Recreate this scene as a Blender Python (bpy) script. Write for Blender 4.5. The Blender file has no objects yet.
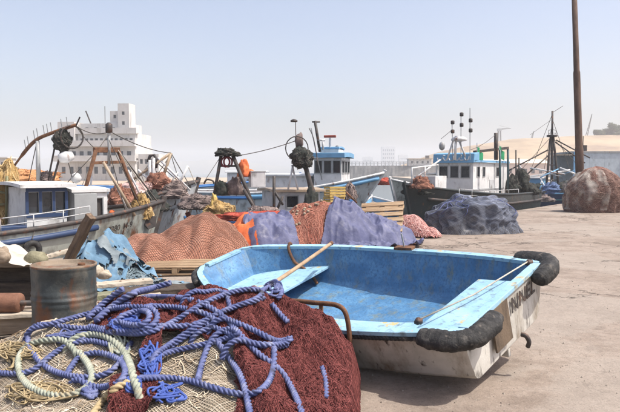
import bpy, bmesh, math, random
from math import sin, cos, pi, radians, sqrt, atan2, exp
from mathutils import Vector, Matrix, noise
random.seed(7)
V = Vector
S = bpy.context.scene
C = S.collection

# ------------------------------------------------------------------ camera, sky, sun, exposure
F, CX, CY, EYE = 620.0, 310.0, 206.0, 1.75          # photo pixels; horizon at row 172
TH = math.atan(34 / F)
cam = bpy.data.cameras.new('camera'); cam.lens = 36.0 * F / 620.0; cam.sensor_width = 36
cam.clip_end = 8000; cam.clip_start = .05
camo = bpy.data.objects.new('camera', cam); C.objects.link(camo)
camo.location = (0, 0, EYE); camo.rotation_euler = (pi / 2 - TH, 0, 0)
S.camera = camo

SUN_AZ, SUN_EL = radians(104), radians(60)          # azimuth clockwise from +Y
W = bpy.data.worlds.new('World'); S.world = W; W.use_nodes = True
nt = W.node_tree; bg = nt.nodes['Background']
sky = nt.nodes.new('ShaderNodeTexSky'); sky.sky_type = 'NISHITA'; sky.sun_disc = False
sky.sun_elevation = SUN_EL; sky.sun_rotation = SUN_AZ
sky.air_density = 1.0; sky.dust_density = 4.0; sky.ozone_density = 1.6; sky.altitude = 0
hs = nt.nodes.new('ShaderNodeHueSaturation'); hs.inputs['Saturation'].default_value = .86
tint = nt.nodes.new('ShaderNodeMix'); tint.data_type = 'RGBA'; tint.blend_type = 'MULTIPLY'
tint.inputs[0].default_value = 1; tint.inputs[7].default_value = (1.03, .99, 1.0, 1)
nt.links.new(sky.outputs[0], hs.inputs['Color']); nt.links.new(hs.outputs[0], tint.inputs[6])
nt.links.new(tint.outputs[2], bg.inputs['Color']); bg.inputs['Strength'].default_value = .15
sun = bpy.data.lights.new('sun', 'SUN'); sun.energy = 3.9; sun.angle = radians(.6); sun.color = (1, .95, .87)
suno = bpy.data.objects.new('sun', sun); C.objects.link(suno)
sd = V((sin(SUN_AZ) * cos(SUN_EL), cos(SUN_AZ) * cos(SUN_EL), sin(SUN_EL)))
suno.rotation_euler = sd.to_track_quat('Z', 'Y').to_euler(); suno.location = sd * 50
S.view_settings.view_transform = 'Standard'; S.view_settings.look = 'None'
S.view_settings.exposure = .58; S.view_settings.gamma = 1
S.render.engine = 'CYCLES'
S.cycles.use_denoising = True
S.cycles.max_bounces = 6; S.cycles.volume_bounces = 1; S.cycles.transparent_max_bounces = 12
S.cycles.sample_clamp_indirect = 6

# ------------------------------------------------------------------ pixel -> place helpers
def ray(px, py):
    u, v = (px - CX) / F, (CY - py) / F
    d = V((u, cos(TH) + v * sin(TH), -sin(TH) + v * cos(TH)))
    return d / d.y
def P(px, py, D):
    return V((0, 0, EYE)) + ray(px, py) * D
def G(px, py, z=0):
    r = ray(px, py); return V((0, 0, EYE)) + r * ((z - EYE) / r.z)
def proj(p):
    q = p - V((0, 0, EYE)); d = q.y * cos(TH) - q.z * sin(TH); up = q.y * sin(TH) + q.z * cos(TH)
    return CX + F * q.x / d, CY - F * up / d
def drape(px, py, H, d0, d1, n=160):
    r = ray(px, py); prev = d0
    for i in range(n + 1):
        D = d0 + (d1 - d0) * i / n; q = V((0, 0, EYE)) + r * D
        if q.z <= H(q.x, q.y):
            return q
    return V((0, 0, EYE)) + r * d1
def fbm(x, y, z=0., o=4, s=1.):
    return noise.fractal(V((x * s, y * s, z * s)), 1.0, 2.0, o)
def ss(a, b, x):
    t = max(0., min(1., (x - a) / (b - a))); return t * t * (3 - 2 * t)
def lerp(a, b, t): return a + (b - a) * t
def interp(x, xs, ys):
    if x <= xs[0]: return ys[0]
    for i in range(1, len(xs)):
        if x <= xs[i]: return lerp(ys[i - 1], ys[i], (x - xs[i - 1]) / (xs[i] - xs[i - 1]))
    return ys[-1]
def inpoly(x, y, poly):
    c = False; j = len(poly) - 1
    for i in range(len(poly)):
        xi, yi = poly[i][0], poly[i][1]; xj, yj = poly[j][0], poly[j][1]
        if (yi > y) != (yj > y) and x < (xj - xi) * (y - yi) / (yj - yi) + xi: c = not c
        j = i
    return c
def smooth_path(pts, n=8):
    pts = [V(p) for p in pts]; out = []
    for i in range(len(pts) - 1):
        p0 = pts[max(i - 1, 0)]; p1 = pts[i]; p2 = pts[i + 1]; p3 = pts[min(i + 2, len(pts) - 1)]
        for k in range(n):
            t = k / n
            out.append(.5 * ((2 * p1) + (p2 - p0) * t + (2 * p0 - 5 * p1 + 4 * p2 - p3) * t * t + (3 * p1 - p0 - 3 * p2 + p3) * t ** 3))
    out.append(pts[-1]); return out
def resample(pts, step):
    out = [pts[0]]; acc = 0.
    for a, b in zip(pts, pts[1:]):
        L = (b - a).length
        if L < 1e-9: continue
        t = step - acc
        while t <= L:
            out.append(a.lerp(b, t / L)); t += step
        acc = L - (t - step)
    return out

# ------------------------------------------------------------------ materials
MATS = {}
def mat(name, cols, scale=4., rough=.75, bump=.15, bscale=60., stretch=(1, 1, 1), metal=0., detail=6., over=None, over2=None, spec=.4, fine=0.):
    """cols: list of (pos, rgb) ramped over noise.  over=(rgb, lo, hi, scale, stretch): a second noise layer (rust, dirt)."""
    if name in MATS: return MATS[name]
    m = bpy.data.materials.new(name); m.use_nodes = True; n = m.node_tree.nodes; l = m.node_tree.links
    b = n['Principled BSDF']; b.inputs['Metallic'].default_value = metal
    b.inputs['Specular IOR Level'].default_value = spec
    tc = n.new('ShaderNodeTexCoord')
    def nz(sc, st, det=detail, off=0.):
        mp = n.new('ShaderNodeMapping'); mp.inputs['Scale'].default_value = st; mp.inputs['Location'].default_value = (off, off * .7, off * .3)
        t = n.new('ShaderNodeTexNoise'); t.inputs['Scale'].default_value = sc; t.inputs['Detail'].default_value = det; t.inputs['Roughness'].default_value = .62
        l.new(tc.outputs['Object'], mp.inputs[0]); l.new(mp.outputs[0], t.inputs['Vector']); return t.outputs['Fac']
    base = nz(scale, stretch)
    rp = n.new('ShaderNodeValToRGB'); l.new(base, rp.inputs[0])
    el = rp.color_ramp.elements
    for i, (p, c) in enumerate(cols):
        e = el[i] if i < 2 else el.new(p)
        e.position = p; e.color = (*c, 1)
    col = rp.outputs[0]
    k = 3.
    for ov in (over, over2):
        if not ov: continue
        c, lo, hi, sc, st = ov; k += 5.3
        f = nz(sc, st, 8, k); mr = n.new('ShaderNodeMapRange'); mr.inputs[1].default_value = lo; mr.inputs[2].default_value = hi; mr.clamp = True
        l.new(f, mr.inputs[0]); mx = n.new('ShaderNodeMix'); mx.data_type = 'RGBA'
        l.new(mr.outputs[0], mx.inputs[0]); l.new(col, mx.inputs[6]); mx.inputs[7].default_value = (*c, 1); col = mx.outputs[2]
    l.new(col, b.inputs['Base Color'])
    rr = n.new('ShaderNodeMapRange'); rr.inputs[1].default_value = .3; rr.inputs[2].default_value = .7
    rr.inputs[3].default_value = max(.05, rough - .12); rr.inputs[4].default_value = min(1, rough + .12)
    l.new(nz(bscale * .3, (1, 1, 1), 4, 9.), rr.inputs[0]); l.new(rr.outputs[0], b.inputs['Roughness'])
    if bump:
        bp = n.new('ShaderNodeBump'); bp.inputs['Strength'].default_value = bump; bp.inputs['Distance'].default_value = .02
        l.new(nz(bscale, (1, 1, 1), 6, 2.), bp.inputs['Height']); l.new(bp.outputs[0], b.inputs['Normal'])
    MATS[name] = m; return m

RUST = (.16, .065, .03); GRIME = (.09, .075, .06)
def paint(name, c, rust=.62, dirt=.6, rough=.5, s=1.):
    """weathered paint: base, slight fading, rust streaks running down, dirt blotches"""
    d = tuple(x * .8 for x in c)
    return mat(name, [(.3, d), (.6, c)], scale=2.5 * s, rough=rough, bump=.12, bscale=50,
               over=(GRIME, dirt, dirt + .22, 3. * s, (1, 1, .6)), over2=(RUST, rust, rust + .1, 5. * s, (1, 1, .22)))
def strands_mat(name, c1, c2, rough=.9):
    if name in MATS: return MATS[name]
    m = bpy.data.materials.new(name); m.use_nodes = True; n = m.node_tree.nodes; l = m.node_tree.links
    b = n['Principled BSDF']; b.inputs['Roughness'].default_value = rough; b.inputs['Specular IOR Level'].default_value = .15
    g = n.new('ShaderNodeNewGeometry'); rp = n.new('ShaderNodeValToRGB')
    rp.color_ramp.elements[0].color = (*c1, 1); rp.color_ramp.elements[1].color = (*c2, 1)
    l.new(g.outputs['Random Per Island'], rp.inputs[0]); l.new(rp.outputs[0], b.inputs['Base Color'])
    MATS[name] = m; return m
def net_mat(name, c1, c2, c3, scale=45., rough=.9, cell=70.):
    """matted netting: knots and holes as fine relief, colour by clumps"""
    m = mat(name, [(.28, c1), (.5, c2), (.72, c3)], scale=scale * .12, rough=rough, bump=0, spec=.15)
    n = m.node_tree.nodes; l = m.node_tree.links; b = n['Principled BSDF']
    tc = n.new('ShaderNodeTexCoord'); vo = n.new('ShaderNodeTexVoronoi'); vo.feature = 'DISTANCE_TO_EDGE'; vo.inputs['Scale'].default_value = cell
    nz = n.new('ShaderNodeTexNoise'); nz.inputs['Scale'].default_value = 9; nz.inputs['Detail'].default_value = 5
    mx = n.new('ShaderNodeVectorMath'); mx.operation = 'MULTIPLY_ADD'; mx.inputs[1].default_value = (.08,) * 3
    l.new(tc.outputs['Object'], nz.inputs['Vector']); l.new(nz.outputs['Color'], mx.inputs[0]); l.new(tc.outputs['Object'], mx.inputs[2])
    l.new(mx.outputs[0], vo.inputs['Vector'])
    bp = n.new('ShaderNodeBump'); bp.inputs['Strength'].default_value = .9; bp.inputs['Distance'].default_value = .012; bp.invert = True
    l.new(vo.outputs['Distance'], bp.inputs['Height']); l.new(bp.outputs[0], b.inputs['Normal'])
    return m

M_wood = mat('grey_wood', [(.3, (.17, .125, .085)), (.55, (.30, .235, .17)), (.75, (.40, .33, .25))], scale=3, stretch=(1, 9, 9), rough=.85, bump=.35, bscale=30)
M_palw = mat('pallet_wood', [(.3, (.20, .12, .065)), (.55, (.34, .235, .14)), (.75, (.43, .32, .21))], scale=3, stretch=(1, 8, 8), rough=.8, bump=.3, bscale=30)
M_pale = mat('pale_plank', [(.3, (.26, .205, .15)), (.55, (.42, .36, .28)), (.75, (.54, .48, .40))], scale=3, stretch=(1, 9, 9), rough=.8, bump=.3, bscale=30)
M_dwood = mat('dark_wood', [(.3, (.035, .025, .018)), (.55, (.075, .055, .04)), (.75, (.13, .10, .075))], scale=3, stretch=(1, 9, 9), rough=.85, bump=.4, bscale=30)
M_greenw = mat('green_wood', [(.3, (.10, .105, .06)), (.55, (.19, .19, .12)), (.75, (.28, .25, .17))], scale=3, stretch=(1, 9, 9), rough=.85, bump=.3, bscale=30)
M_rust = mat('rusty_iron', [(.3, (.06, .03, .018)), (.5, (.13, .06, .03)), (.7, (.22, .11, .06))], scale=9, rough=.85, bump=.4, bscale=70)
M_iron = mat('dark_iron', [(.3, (.022, .02, .02)), (.6, (.06, .05, .045))], scale=6, rough=.6, bump=.25, over=(RUST, .55, .7, 6, (1, 1, 1)))
M_grey = paint('grey_steel', (.32, .33, .33), .6)
M_white = paint('white_paint', (.64, .64, .63), .61, .57)
M_white2 = paint('white_hull', (.52, .53, .53), .57, .52)
M_cream = paint('cream_hull', (.36, .38, .34), .55, .47)
M_navy = paint('navy_paint', (.025, .05, .12), .64, .66)
M_blue = paint('blue_paint', (.06, .20, .48), .66, .66)
M_sky = paint('skyblue_paint', (.16, .36, .56), .66, .66)
M_black = paint('black_hull', (.025, .032, .033), .6, .58)
M_red = paint('red_lead', (.32, .06, .035), .66, .6)
M_tan = paint('tan_paint', (.36, .275, .19), .6, .57)
M_teal = paint('teal_paint', (.07, .19, .20), .6, .6)
M_glass = mat('window_glass', [(.4, (.012, .016, .022)), (.6, (.03, .036, .045))], scale=2, rough=.12, bump=0, spec=.7)
M_tyre = mat('old_rubber', [(.3, (.010, .0095, .009)), (.52, (.022, .021, .02)), (.72, (.10, .09, .078))], scale=11, rough=.7, bump=.5, bscale=60, over=((.20, .17, .14), .60, .78, 16, (1, 1, 1)))
M_flag = mat('green_flag', [(.4, (.02, .20, .09)), (.6, (.03, .30, .13))], scale=3, bump=0)
M_orange = mat('orange_cloth', [(.3, (.50, .10, .035)), (.65, (.72, .19, .06))], scale=5, rough=.85, bump=.3, bscale=25)
M_yellow = mat('yellow_plastic', [(.3, (.42, .27, .06)), (.65, (.56, .40, .13))], scale=4, rough=.6, over=(GRIME, .56, .75, 5, (1, 1, 1)))
M_deck = mat('deck_paint', [(.3, (.16, .13, .11)), (.6, (.28, .23, .19))], scale=4, rough=.8, over=(GRIME, .5, .7, 4, (1, 1, 1)))
M_rope = mat('thin_rope', [(.3, (.30, .27, .22)), (.6, (.46, .42, .35))], scale=20, rough=.9)
M_cable = mat('dark_cable', [(.3, (.05, .045, .04)), (.6, (.10, .09, .08))], scale=20, rough=.8)
M_brope = mat('blue_rope', [(.3, (.06, .075, .175)), (.5, (.105, .125, .265)), (.72, (.18, .20, .34))], scale=9, rough=.62, bump=.3, bscale=160, over=((.30, .31, .38), .55, .8, 14, (1, 1, 1)), over2=((.05, .045, .05), .58, .7, 9, (1, 1, 1)), spec=.25)
M_bline = mat('bright_blue_line', [(.3, (.03, .06, .24)), (.65, (.075, .12, .36))], scale=9, rough=.75, bump=.2, bscale=160, spec=.3)
M_grope = mat('greygreen_rope', [(.3, (.20, .22, .17)), (.55, (.34, .36, .29)), (.75, (.45, .45, .37))], scale=9, rough=.9, bump=.3, bscale=160, over=((.33, .27, .17), .55, .75, 8, (1, 1, 1)), spec=.2)
M_yrope = mat('yellow_rope', [(.3, (.26, .19, .095)), (.6, (.43, .34, .20))], scale=9, rough=.9, bump=.3, bscale=160, spec=.2)

# ------------------------------------------------------------------ mesh builder
class MB:
    def __init__(s): s.v = []; s.f = []
    def add(s, v, f):
        o = len(s.v); s.v += [V(x) for x in v]; s.f += [tuple(i + o for i in q) for q in f]; return s
    def box(s, c, size, rz=0., rot=None):
        a, b, d = (x / 2 for x in size); M = rot.to_3x3() if rot is not None else Matrix.Rotation(rz, 3, 'Z')
        vs = [V(c) + M @ V((x, y, z)) for z in (-d, d) for x, y in ((-a, -b), (a, -b), (a, b), (-a, b))]
        return s.add(vs, [(3, 2, 1, 0), (4, 5, 6, 7), (0, 1, 5, 4), (1, 2, 6, 5), (2, 3, 7, 6), (3, 0, 4, 7)])
    def bar(s, a, b, w, h=None, up=V((0, 0, 1))):
        a, b = V(a), V(b); h = h or w; d = (b - a).normalized()
        if abs(d.dot(up)) > .98: up = V((0, 1, 0))
        x = d.cross(up).normalized() * w / 2; y = x.cross(d).normalized() * h / 2
        vs = [p + q for p in (a, b) for q in (-x - y, x - y, x + y, -x + y)]
        return s.add(vs, [(3, 2, 1, 0), (4, 5, 6, 7), (0, 1, 5, 4), (1, 2, 6, 5), (2, 3, 7, 6), (3, 0, 4, 7)])
    def tube(s, pts, r, n=6, caps=True, closed=False, shape=None, twist=0.):
        pts = [V(p) for p in pts]; m = len(pts)
        if m < 2: return s
        rs = r if isinstance(r, (list, tuple)) else [r] * m
        o = len(s.v); nrm = None; acc = 0.
        for i, p in enumerate(pts):
            if closed: t = (pts[(i + 1) % m] - pts[i - 1])
            else: t = pts[min(i + 1, m - 1)] - pts[max(i - 1, 0)]
            if t.length < 1e-9: t = V((0, 0, 1))
            t.normalize()
            if nrm is None:
                nrm = t.cross(V((0, 0, 1)) if abs(t.z) < .9 else V((1, 0, 0))).normalized()
            else:
                nrm = nrm - t * nrm.dot(t)
                if nrm.length < 1e-6: nrm = t.orthogonal()
                nrm.normalize()
            bn = t.cross(nrm)
            if i: acc += (pts[i] - pts[i - 1]).length
            for k in range(n):
                a = 2 * pi * k / n; rr = rs[i] * (shape(a) if shape else 1.); a += twist * acc
                s.v.append(p + nrm * (cos(a) * rr) + bn * (sin(a) * rr))
        for i in range(m if closed else m - 1):
            for k in range(n):
                i2 = (i + 1) % m
                s.f.append((o + i * n + k, o + i * n + (k + 1) % n, o + i2 * n + (k + 1) % n, o + i2 * n + k))
        if caps and not closed:
            s.f.append(tuple(o + k for k in reversed(range(n)))); s.f.append(tuple(o + (m - 1) * n + k for k in range(n)))
        return s
    def lathe(s, prof, c=(0, 0, 0), n=20, M=None, caps=True):
        o = len(s.v); c = V(c); M = M or Matrix.Identity(3)
        for r, z in prof:
            for k in range(n):
                a = 2 * pi * k / n; s.v.append(c + M @ V((r * cos(a), r * sin(a), z)))
        for i in range(len(prof) - 1):
            for k in range(n):
                s.f.append((o + i * n + k, o + i * n + (k + 1) % n, o + (i + 1) * n + (k + 1) % n, o + (i + 1) * n + k))
        if caps:
            s.f.append(tuple(o + k for k in reversed(range(n)))); s.f.append(tuple(o + (len(prof) - 1) * n + k for k in range(n)))
        return s
    def grid(s, rows, closed=False):
        o = len(s.v); n = len(rows[0])
        for r in rows: s.v += [V(p) for p in r]
        for i in range(len(rows) - 1):
            for k in range(n if closed else n - 1):
                k2 = (k + 1) % n
                s.f.append((o + i * n + k, o + i * n + k2, o + (i + 1) * n + k2, o + (i + 1) * n + k))
        return s
    def build(s, name, m, parent=None, smooth=False, bevel=0., loc=None):
        me = bpy.data.meshes.new(name); me.from_pydata([tuple(v) for v in s.v], [], s.f)
        if smooth: me.polygons.foreach_set('use_smooth', [True] * len(me.polygons))
        me.materials.append(m); o = bpy.data.objects.new(name, me); C.objects.link(o)
        if parent is not None: o.parent = parent
        if loc is not None: o.location = loc
        if bevel:
            b = o.modifiers.new('bevel', 'BEVEL'); b.width = bevel; b.segments = 2; b.limit_method = 'ANGLE'
        return o
def tag(o, label, cat, group=None, kind=None):
    if label: o['label'] = label
    if cat: o['category'] = cat
    if group: o['group'] = group
    if kind: o['kind'] = kind
    return o
def thing(name, label, cat, loc=(0, 0, 0), rz=0., group=None):
    o = bpy.data.objects.new(name, None); C.objects.link(o); o.location = loc; o.rotation_euler = (0, 0, rz); o.empty_display_size = .2
    return tag(o, label, cat, group)
def struct(name, mb, m, smooth=False):
    o = mb.build(name, m, smooth=smooth); o['kind'] = 'structure'; return o
def text_mesh(name, body, size, m, parent, M, extrude=.002):
    cu = bpy.data.curves.new(name, 'FONT'); cu.body = body; cu.size = size; cu.extrude = extrude; cu.align_x = 'CENTER'; cu.align_y = 'CENTER'; cu.offset = size * .012
    t = bpy.data.objects.new(name, cu); C.objects.link(t)
    dg = bpy.context.evaluated_depsgraph_get(); me = bpy.data.meshes.new_from_object(t.evaluated_get(dg))
    C.objects.unlink(t); bpy.data.objects.remove(t)
    me.materials.clear(); me.materials.append(m)
    o = bpy.data.objects.new(name, me); C.objects.link(o); o.parent = parent; o.matrix_local = M; return o
def frame_matrix(o, x, y):
    x = V(x).normalized(); y = V(y); z = x.cross(y).normalized(); y = z.cross(x)
    M = Matrix((x, y, z)).transposed().to_4x4(); M.translation = V(o); return M
rope_shape = lambda a: .60 + .42 * abs(cos(1.5 * a))
def rope_geo(mb, pts, r, pitch=.11):
    p = resample(pts, r * .45)
    return mb.tube(p, r, n=18, shape=rope_shape, twist=2 * pi / (pitch * r / .024))

# ------------------------------------------------------------------ ground, water, far land
EDGE_Y = [-8, 1, 12.2, 20, 34, 41, 70, 130]; EDGE_X = [-26, -17, -5.5, 3.39, 13.7, 21.5, 24, 26]
def xedge(y): return interp(y, EDGE_Y, EDGE_X)
def gz(x, y):
    return (.012 * fbm(x, y, 3, 4, .5) + .004 * fbm(x, y, 9, 3, 2.5)) * ss(0, 1.2, x - xedge(y))
def ground_mat():
    m = bpy.data.materials.new('quay_concrete'); m.use_nodes = True; n = m.node_tree.nodes; l = m.node_tree.links; b = n['Principled BSDF']
    b.inputs['Roughness'].default_value = .92; b.inputs['Specular IOR Level'].default_value = .2
    tc = n.new('ShaderNodeTexCoord')
    def nz(sc, det, rg=.6, off=0., dist=0., vec=False):
        mp = n.new('ShaderNodeMapping'); mp.inputs['Location'].default_value = (off, -off, off)
        t = n.new('ShaderNodeTexNoise'); t.inputs['Scale'].default_value = sc; t.inputs['Detail'].default_value = det; t.inputs['Roughness'].default_value = rg; t.inputs['Distortion'].default_value = dist
        l.new(tc.outputs['Object'], mp.inputs[0]); l.new(mp.outputs[0], t.inputs['Vector']); return t.outputs['Color' if vec else 'Fac']
    def ramp(f, els):
        r = n.new('ShaderNodeValToRGB'); l.new(f, r.inputs[0])
        for i, (p, c) in enumerate(els):
            e = r.color_ramp.elements[i] if i < 2 else r.color_ramp.elements.new(p)
            e.position = p; e.color = (*c, 1) if len(c) == 3 else c
        return r.outputs[0]
    def mix(fac, a, bcol, mode='MIX'):
        x = n.new('ShaderNodeMix'); x.data_type = 'RGBA'; x.blend_type = mode
        if isinstance(fac, float): x.inputs[0].default_value = fac
        else: l.new(fac, x.inputs[0])
        l.new(a, x.inputs[6])
        if isinstance(bcol, tuple): x.inputs[7].default_value = (*bcol, 1)
        else: l.new(bcol, x.inputs[7])
        return x.outputs[2]
    def rng(f, lo, hi, a=0., z=1.):
        r = n.new('ShaderNodeMapRange'); r.inputs[1].default_value = lo; r.inputs[2].default_value = hi; r.inputs[3].default_value = a; r.inputs[4].default_value = z
        l.new(f, r.inputs[0]); return r.outputs[0]
    c = ramp(nz(.55, 9, .66), [(.3, (.20, .158, .126)), (.5, (.285, .232, .19)), (.7, (.345, .29, .243))])
    c = mix(rng(nz(2.3, 8, .7, 4.), .47, .68, 0, .7), c, (.155, .120, .096))          # trodden dirt
    c = mix(rng(nz(9, 7, .72, 14.), .48, .70, 0, .55), c, (.15, .118, .095))
    c = mix(rng(nz(5, 8, .7, 17.), .52, .70, 0, .45), c, (.36, .31, .265))
    c = mix(rng(nz(.28, 5, .55, 11., .6), .54, .56, 0, .5), c, (.31, .27, .23))      # repaired slabs, lighter cement
    c = mix(rng(nz(.9, 10, .75, 21.), .62, .70, 0, .7), c, (.10, .082, .068))          # oil and tar stains
    c = mix(rng(nz(38, 4, .7, 2.), .54, .70, 0, .6), c, (.11, .09, .075))              # grit
    c = mix(rng(nz(55, 3, .6, 7.), .62, .74, 0, .6), c, (.42, .375, .325))               # pale grit
    wob = nz(1.3, 9, .68, 5., 0., True)
    av = n.new('ShaderNodeVectorMath'); av.operation = 'MULTIPLY_ADD'; av.inputs[1].default_value = (1.5,) * 3
    l.new(wob, av.inputs[0]); l.new(tc.outputs['Object'], av.inputs[2])
    vo = n.new('ShaderNodeTexVoronoi'); vo.feature = 'DISTANCE_TO_EDGE'; vo.inputs['Scale'].default_value = .42; l.new(av.outputs[0], vo.inputs['Vector'])
    crack = rng(vo.outputs['Distance'], .0, .011, 1., 0.)
    gate = rng(nz(.5, 3, .5, 31.), .45, .55)
    mul = n.new('ShaderNodeMath'); mul.operation = 'MULTIPLY'; l.new(crack, mul.inputs[0]); l.new(gate, mul.inputs[1])
    c = mix(mul.outputs[0], c, (.075, .06, .048))
    l.new(c, b.inputs['Base Color'])
    add = n.new('ShaderNodeMath'); add.operation = 'MULTIPLY_ADD'; add.inputs[1].default_value = .35
    l.new(nz(60, 5, .7), add.inputs[0]); l.new(nz(7, 8, .65, 3.), add.inputs[2])
    sb = n.new('ShaderNodeMath'); sb.operation = 'SUBTRACT'; l.new(add.outputs[0], sb.inputs[0]); l.new(mul.outputs[0], sb.inputs[1])
    bp = n.new('ShaderNodeBump'); bp.inputs['Strength'].default_value = .8; bp.inputs['Distance'].default_value = .03
    l.new(sb.outputs[0], bp.inputs['Height']); l.new(bp.outputs[0], b.inputs['Normal'])
    return m
M_ground = ground_mat()
ys = [-8 + .3 * i for i in range(0, 40)] + [4 + .16 * i for i in range(0, 100)] + [20 + .6 * i for i in range(0, 25)] + [35 + 2.5 * i for i in range(0, 39)]
rows = []
for y in ys:
    x0 = xedge(y); xs = [x0 + (60 + max(0, y) * .5 - x0) * (k / 110) ** 1.25 for k in range(111)]
    rows.append([(x, y, gz(x, y)) for x in xs])
struct('quay_ground', MB().grid(rows), M_ground, True)
mb = MB(); mb.grid([[(x, y, gz(x, y) - .001) for x, y in zip(EDGE_X, EDGE_Y)], [(x, y, -2.2) for x, y in zip(EDGE_X, EDGE_Y)]])
struct('quay_wall', mb, mat('quay_stone', [(.3, (.11, .10, .085)), (.6, (.24, .21, .18))], scale=2, rough=.9, bump=.5, bscale=12, over=((.04, .05, .035), .5, .65, 2, (1, 1, 1))))
def water_mat():
    m = bpy.data.materials.new('harbour_water'); m.use_nodes = True; n = m.node_tree.nodes; l = m.node_tree.links; b = n['Principled BSDF']
    b.inputs['Base Color'].default_value = (.045, .075, .085, 1); b.inputs['Roughness'].default_value = .12; b.inputs['IOR'].default_value = 1.33
    tc = n.new('ShaderNodeTexCoord'); t = n.new('ShaderNodeTexNoise'); t.inputs['Scale'].default_value = 1.6; t.inputs['Detail'].default_value = 7
    mp = n.new('ShaderNodeMapping'); mp.inputs['Scale'].default_value = (1, .55, 1); l.new(tc.outputs['Object'], mp.inputs[0]); l.new(mp.outputs[0], t.inputs['Vector'])
    bp = n.new('ShaderNodeBump'); bp.inputs['Strength'].default_value = .55; bp.inputs['Distance'].default_value = .12
    l.new(t.outputs['Fac'], bp.inputs['Height']); l.new(bp.outputs[0], b.inputs['Normal']); return m
WL = -1.3
struct('harbour_water', MB().add([(-1900, -60, WL), (1900, -60, WL), (1900, 1950, WL), (-1900, 1950, WL)], [(0, 1, 2, 3)]), water_mat())

# land behind on the left (under the white building) and on the right (tan slope)
M_land = mat('dusty_land', [(.3, (.30, .24, .18)), (.6, (.42, .34, .26))], scale=.08, rough=.95, bump=.2, bscale=.6)
def slab(name, poly, z, m, zb=-2.2):
    mb = MB(); n = len(poly); mb.add([(x, y, z) for x, y in poly] + [(x, y, zb) for x, y in poly], [tuple(range(n))] + [(i, i + n, (i + 1) % n + n, (i + 1) % n) for i in range(n)])
    return struct(name, mb, m)
slab('far_quay', [(-140, 62), (-24, 74), (-13, 100), (-22, 170), (-160, 190)], .25, M_land)
M_slope = mat('tan_slope', [(.3, (.25, .185, .12)), (.5, (.32, .245, .16)), (.7, (.38, .30, .205))], scale=.05, rough=.95, bump=.25, bscale=.5, stretch=(1, 1, 4), over=((.21, .15, .11), .52, .68, .03, (1, 1, 6)))
rows = []
for j in range(0, 26):
    t = j / 25; row = []
    for i in range(0, 81):
        x = 40 + 420 * i / 80; y = 255 + 110 * t + .25 * (x - 40)
        top = interp(x, [40, 60, 78, 110, 160, 260, 460], [1.2, 8, 14.5, 19.5, 22, 26, 32])
        prof = ss(0, .55, t) if t < .6 else 1 - .05 * (t - .6)
        row.append((x, y, -.5 + (top + .5) * prof + .5 * fbm(x, y, 2, 4, .03) * ss(0, .3, t)))
    rows.append(row)
struct('hillside', MB().grid(rows), M_slope, True)
slab('shore', [(26, 125), (26, 131), (32, 250), (36, 420), (520, 520), (520, 60), (60, 60)], -.06, M_land)
rows = []
for j in range(2):
    rows.append([(x, 1750, -2 if j == 0 else max(0, interp(x, [-1300, -700, -420, -250, -120, 60, 300, 520, 900, 1400], [45, 40, 30, 34, 24, 14, 8, 16, 30, 40]) + 7 * fbm(x, 0, 1, 4, .006))) for x in range(-1300, 1401, 20)])
rows.append([(p[0], 1880, p[2] * .6) for p in rows[1]])
struct('distant_hills', MB().grid(rows), mat('hill_scrub', [(.3, (.10, .10, .07)), (.6, (.17, .15, .10))], scale=.01, rough=1, bump=0), True)

# ------------------------------------------------------------------ boats: shared builders
class Hull:
    """local frame: X to the bow, Y to port, Z up from the waterline, origin at the middle of the stern"""
    def __init__(s, L, B, fs, fm, fb, draft=.6, rake=.8, transom=.75, full=3.0):
        s.L, s.B, s.fs, s.fm, s.fb, s.draft, s.rake, s.tr, s.full = L, B, fs, fm, fb, draft, rake, transom, full
    def sheer(s, u): return interp_q(u, s.fs, s.fm, s.fb)
    def half(s, u):
        if u < .45: return s.B / 2 * (s.tr + (1 - s.tr) * sin(pi / 2 * u / .45))
        return s.B / 2 * max(.012, 1 - ((u - .45) / .55) ** 2.3)
    def pt(s, u, t, side, out=0.):
        q = lerp(s.full, 1.25, ss(.45, 1, u))
        y = (s.half(u) * (1 - (1 - t) ** q) + out) * side
        z = -s.draft + t * (s.sheer(u) + s.draft)
        return V((u * (s.L - s.rake * (1 - t)), y, z))
    def shell(s, t0, t1, nt=8, ns=30, out=0.):
        mb = MB()
        us = [i / ns for i in range(ns + 1)]; ts = [lerp(t0, t1, i / nt) for i in range(nt + 1)]
        for side in (-1, 1):
            mb.grid([[s.pt(u, t, side, out) for u in us] for t in ts])
        mb.grid([[s.pt(0, t, -1, out) for t in ts], [s.pt(0, t, 1, out) for t in ts]])
        return mb
    def line(s, t, side, out=.02, u0=0., u1=1., n=30):
        return [s.pt(lerp(u0, u1, i / n), t, side, out) for i in range(n + 1)]
def interp_q(u, a, m, b):
    return a * (1 - u) ** 2 + (2 * m - .5 * (a + b)) * 2 * u * (1 - u) * 1.0 + b * u ** 2 if False else (lerp(a, m, ss(0, .45, u)) if u < .45 else m + (b - m) * ((u - .45) / .55) ** 1.7)

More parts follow.
